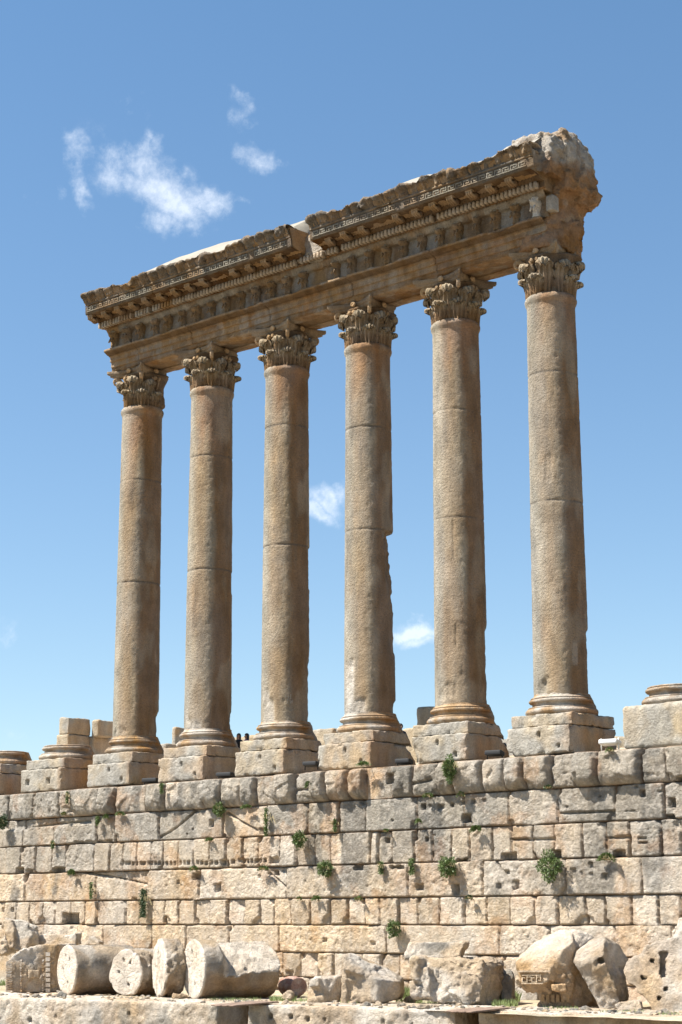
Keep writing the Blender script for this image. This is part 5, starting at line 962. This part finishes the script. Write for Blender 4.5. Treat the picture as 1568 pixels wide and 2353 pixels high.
# ================================================================== PLANTS ROOTED IN THE WALL
def plant(w_, h_, kind, seed, hang=0.):
    R = np.random.RandomState(seed); n = int(np.clip(900*w_*h_/.3, 110, 1500)); vs, fs = [], []
    for i in range(n):
        if kind == 0:   # bushy caper: leaves through a rounded volume
            d = R.normal(size=3); d /= np.linalg.norm(d); rr = R.uniform(.25, 1)**.5; lump = 1+.35*math.sin(d[0]*5+seed)*math.cos(d[2]*4)
            p = d*A([w_/2, w_*.38, h_/2])*rr*lump+A([0, -.10, 0]); s = R.uniform(.04, .075); ax = d+R.normal(size=3)*.6
        elif kind == 1:  # thin spreading stems
            a = R.uniform(-1.4, 1.4); L_ = R.uniform(.2, 1); p = A([math.sin(a)*w_/2*L_, -.05-.16*R.rand()*L_, math.cos(a)*h_*.5*L_-.2*h_*L_**3]); s = R.uniform(.035, .06); ax = A([math.sin(a), -.6, math.cos(a)])+R.normal(size=3)*.5
        else:           # creeping down a joint
            t = R.rand(); p = A([R.normal()*w_*.22, -.04-.08*R.rand(), -h_/2+h_*t]); s = R.uniform(.035, .06); ax = A([0, -1, -.6])+R.normal(size=3)*.6
        ax = ax/np.linalg.norm(ax); q = np.cross(ax, R.normal(size=3)); q /= np.linalg.norm(q); b = len(vs)
        vs += [p-q*s*.45, p+ax*s*.9-q*s*.2, p+ax*s*1.8, p+ax*s*.9+q*s*.5]; fs.append([b, b+1, b+2, b+3])
    return A(vs), fs
PLab = ['dark caper bush hanging over the top course under the fifth column', 'largest round green bush, on the wall below the sixth pedestal', 'spreading leafy clump right of the largest bush', 'leafy bush overhanging a slot in the wall below the fifth column', 'thin trailing weed left of the leafy bush and its slot',
 'leafy bush on the joint below the fourth pedestal', 'round bright bush in the third course between third and fourth columns', 'small bright bush on the top course right of the third pedestal', 'long dark hanging plant, lowest on the left part of the wall', 'green bush low on the wall, just over the carved block',
 'compact bush on the left, over the plain wide block', 'dark weed at the very left edge of the wall', 'green tuft at the peak of the arch shaped crack', 'wide flat tuft just right of the arch shaped crack', 'long thin creeper in a vertical joint below the third pedestal', 'short creeper in a vertical joint below the fourth pedestal',
 'pale spreading weed below the fifth pedestal, third course', 'dark tuft beside a row of small square holes under the fifth pedestal', 'small weed over the row of square holes, right of the dark tuft', 'low green weeds at the foot of the fourth pedestal', 'small dark tuft under the rusty overhanging boss', 'small bush growing under the white floodlight',
 'narrow tuft on the top course right of the first pedestal', 'pair of tufts at the right end of the row of small holes', 'tuft in a square gap under the row of small holes', 'thin tuft on the joint below the arch shaped crack', 'faint creeper stain plant over the lower left blocks', 'small weed on the long block below the gap of fourth and fifth columns', 'tuft on the lower joint left of centre, wider of the two', 'tuft on the lower joint, narrower, under the fourth column',
 'small dark tuft on the lower joint under the fifth column', 'small weed in the second course joint under the fifth pedestal', 'tiny weed above a square hole in the third course', 'row of weeds on the joint under the first floodlight', 'weed on the second joint under the first pedestal', 'little weed under the holed column base', 'thin weed low at the left, second course', 'drooping weed left of the row of weeds', 'tiny weed on the lower joint under the third column', 'weed in the top course beside the holed base']
small_cache = {}
for i, (x, z, w_, h_) in enumerate(PL):
    kind = 2 if h_ > 1.6*w_ and i not in (0,) else (0 if (w_ > .4 and h_ > .35) else 1)
    if i in (2, 16, 19, 21): kind = 1
    V, F = plant(w_*(.8 if i in (0, 21) else 1.), h_*(.85 if i in (0, 21) else 1.), kind, 400+i); o = A([x, WY-.08-(.14 if kind == 0 else .02)-(.22 if z > -3.2 else 0), z])
    T = thing('wall_plant', PLab[i], 'plant', o, 'plants rooted in the wall')
    part('foliage', V+o, F, M_LEAFD if i in (8, 20, 11, 30) else M_LEAF, T)
    if i % 3 != 1:
        Rd = np.random.RandomState(900+i); sv_, sf = [], []
        for k in range(10 if kind else 18):
            a_ = Rd.uniform(-1.3, 1.3); L3 = h_*Rd.uniform(.5, .85); p0 = o+A([Rd.normal()*.06, -.03, 0]); p1 = p0+A([math.sin(a_)*L3*.6, -.16, math.cos(a_)*L3*.45]); p2 = p1+A([math.sin(a_)*L3*.25, -.05, -L3*.30]); b_ = len(sv_); q_ = A([.008, 0, .008])
            sv_ += [p0-q_, p0+q_, p1+q_, p1-q_, p2+q_*.5, p2-q_*.5]; sf += [[b_, b_+1, b_+2, b_+3], [b_+3, b_+2, b_+4, b_+5]]
        part('dry_stalks', A(sv_), sf, M_DRY, T)
    V2, F2 = cyl(o+A([0, .2, -.02]), o+A([0, -.06, -h_*.1]), .02, .012, 7); part('stem', V2, F2, M_WOOD, T)
def gravel():
    R = np.random.RandomState(9); L_ = []
    for i in range(260):
        x = R.uniform(0, 1568); yl = 2292+x*.0285; y = yl-R.uniform(1, 11); p = onZ(x, y, ZG); s = R.uniform(.03, .11)*(1+(R.rand() < .08)); P, F = shell((2, 2, 2)); P = P/np.linalg.norm(P+1e-6, axis=1, keepdims=True)
        P = P*(1+.35*R.normal(size=(len(P), 1))*.5)*A([s, s*R.uniform(.6, 1), s*.6])+p+A([0, 0, s*.15]); L_.append((P, F))
    V, F = merge(*L_); o = single('gravel', V, F, S_ROCK, None, None, (0, 0, ZG), lerp(CREAM, GREY, sst(-.2, .3, fbm(V*2, 2, 4)))); o['kind'] = 'stuff'
gravel()
# grass on the terrace
def tufts(spots, seed):
    R = np.random.RandomState(seed); vs, fs = [], []
    for x, y, w_, h_, n in spots:
        for _ in range(n):
            p = onZ(x+R.uniform(-.5, .5)*w_, y+R.uniform(-2, 2), ZG); hh = h_/65*R.uniform(.4, 1.1); l = R.normal(size=2)*.25*hh; q = R.normal(size=2); q = q/np.hypot(*q)*.012; b = len(vs)
            vs += [p+A([q[0], q[1], -.02]), p-A([q[0], q[1], .02]), p+A([l[0]*.5-q[0]*.6, l[1]*.5, hh*.6]), p+A([l[0], l[1], hh])]; fs.append([b, b+1, b+2, b+3])
    return A(vs), fs
V, F = tufts([(650, 2297, 60, 10, 420), (700, 2299, 60, 7, 200), (755, 2301, 60, 8, 160), (925, 2292, 40, 26, 700), (940, 2300, 60, 9, 200), (1000, 2304, 90, 6, 160), (1110, 2306, 60, 12, 260), (1160, 2310, 60, 14, 300), (1180, 2300, 30, 24, 200), (10, 2262, 30, 16, 250), (0, 2190, 60, 12, 250), (60, 2200, 80, 8, 200), (540, 2298, 120, 7, 300), (410, 2292, 40, 8, 100), (820, 2303, 80, 6, 150), (1290, 2318, 80, 6, 120), (1430, 2325, 100, 5, 100), (1540, 2330, 60, 6, 80), (300, 2290, 200, 4, 120)], 5)
o = single('grass', V, F, M_GRASS, 'short grass and weeds growing between the fallen stones', None, (0, 0, 0)); o['kind'] = 'stuff'

# ================================================================== PEOPLE BEHIND THE COLONNADE
M_SKIN, M_HAIR = plain('skin', (.42, .24, .16), .6), plain('black_hair', (.012, .01, .01), .5)
def person(foot, face, lab, top, legs, lean=0., arms=(.15, .15), shirt=None, scale=1., hair_long=True):
    """one continuous skinned body, about 1.7 m tall, facing the angle given"""
    J_ = {'pel': (0, 0, .95), 'chest': (lean*.2, 0, 1.25), 'neck': (lean*.33, 0, 1.47), 'head': (lean*.38, -.01, 1.57), 'crown': (lean*.4, 0, 1.68)}
    pts = [J_['pel'], (lean*.1, 0, 1.08), J_['chest'], (lean*.3, 0, 1.4), J_['neck'], J_['head'], (lean*.4, -.005, 1.64), (lean*.4, 0, 1.70)]; rr = [(.16, .12), (.13, .1), (.17, .115), (.15, .09), (.052, .055), (.075, .09), (.08, .095), (.05, .06)]; ed = [(i, i+1) for i in range(7)]
    def chain(st, L_, R_2):
        p = st
        for q, r in zip(L_, R_2): pts.append(q); rr.append((r, r)); ed.append((p, len(pts)-1)); p = len(pts)-1
        return p
    for s, ar in ((-1, arms[0]), (1, arms[1])):
        lx = lean*.28; e = chain(3, [(lx+s*.19, 0, 1.38), (lx+s*(.22+ar*.4), -.05, 1.13), (lx+s*(.2+ar*.2), -.22, .98), (lx+s*(.18+ar*.2), -.30, .95)], [.055, .042, .03, .034])
        for k in range(4): chain(e, [(lx+s*(.18+ar*.2)+(k-1.5)*.02, -.36, .95), (lx+s*(.18+ar*.2)+(k-1.5)*.021, -.385-.008*(k % 2), .935)], [.009, .008])
        chain(e, [(lx+s*(.13+ar*.2), -.33, .965)], [.01])
        chain(0, [(s*.09, 0, .85), (s*.10, -.02, .48), (s*.10, .03, .08), (s*.11, -.10, .03), (s*.11, -.17, .025)], [.085, .06, .04, .04, .03])
    me = bpy.data.meshes.new('p'); me.from_pydata(pts, ed, []); o = bpy.data.objects.new('p', me); COL.objects.link(o); md = o.modifiers.new('s', 'SKIN'); md.use_smooth_shade = True; o.modifiers.new('u', 'SUBSURF').levels = 1
    for i, r in enumerate(rr): me.skin_vertices[0].data[i].radius = r
    me.skin_vertices[0].data[0].use_root = True
    ev = o.evaluated_get(bpy.context.evaluated_depsgraph_get()); m2 = bpy.data.meshes.new_from_object(ev); bpy.data.objects.remove(o)
    b = bpy.data.objects.new('person', m2); COL.objects.link(b); b.location = [float(v) for v in foot]; b.rotation_euler = (0, 0, face); b.scale = (scale,)*3; props(b, lab, 'person', 'visitors behind the colonnade'); OFF[b.name] = A(foot)
    m2.materials.clear(); 
    for m in (M_SKIN, top, legs): m2.materials.append(m)
    for p in m2.polygons:
        c_ = p.center; arm_bare = c_.y < -.16 and c_.z > .8
        p.material_index = 0 if (c_.z > 1.46 or arm_bare) else (1 if c_.z > .92 else 2)
    hx = lean*.4
    P, F = shell((8, 8, 8)); P = P/np.linalg.norm(P, axis=1, keepdims=True); back = P[:, 1] > -.35
    H_ = P*A([.105, .12, .125])+A([hx, .015, 1.635]); low = (P[:, 2] < 0) & back; H_[low, 2] -= (.16 if hair_long else .0); front = (P[:, 1] < -.45) & (P[:, 2] < .35); H_[front, 1] = .0+.02
    h = part('hair', H_, F, M_HAIR, b, None, True, local=True)
    P, F = shell((4, 4, 4)); P = P/np.linalg.norm(P, axis=1, keepdims=True)
    V, F2 = merge((P*A([.014, .02, .025])+A([hx, -.105, 1.60]), F), (P*A([.012, .02, .022])+A([hx-.085, 0, 1.60]), F), (P*A([.012, .02, .022])+A([hx+.085, 0, 1.60]), F)); part('nose_and_ears', V, F2, M_SKIN, b, None, True, local=True)
    V, F2 = merge((P*A([.013, .008, .008])+A([hx-.032, -.088, 1.625]), F), (P*A([.013, .008, .008])+A([hx+.032, -.088, 1.625]), F)); part('eyes', V, F2, M_HAIR, b, None, True, local=True)
    V, F2 = merge((P*A([.024, .008, .006])+A([hx, -.09, 1.56]), F)); part('mouth', V, F2, plain('lips', (.3, .1, .08), .6), b, None, True, local=True)
    return b
def at_head(x, y, Y, hgt=1.72): p = onY(x, y, Y); return A([p[0], p[1], p[2]-hgt])
M_BT, M_PT, M_NV, M_LV, M_JN = plain('black_top', (.012, .011, .014), .8), plain('purple_top', (.16, .08, .24), .8), plain('navy_shirt', (.03, .035, .06), .8), plain('lavender_shirt', (.55, .55, .72), .8), plain('dark_jeans', (.03, .035, .05), .8)
person(at_head(549, 1686.5, 3.6), rad(20), 'person in a black top with dark hair, left of the pair behind second column', M_BT, M_JN, scale=1.0)
person(at_head(567, 1686.5, 3.6), rad(-15), 'person in a purple top with dark hair, right of the pair behind second column', M_PT, M_JN)
person(at_head(921, 1664, 2.6), rad(60), 'person with black hair in a navy shirt behind the foot of the fourth column', M_NV, M_JN, hair_long=False)
person(at_head(1157, 1709, 2.0, 1.72), rad(-60), 'person in dark clothes beside the long black floodlight', M_NV, M_BT, hair_long=False)
person(at_head(1125, 1631, 2.4), rad(200), 'person in a pale lavender shirt leaning at the back of the fifth column', M_LV, M_JN, lean=.5, hair_long=False)
person(at_head(94.5, 1737, 5.0), rad(0), 'person whose dark hair shows over the stone left of the holed column base', M_BT, M_JN, hair_long=False)
bpy.context.view_layer.update()
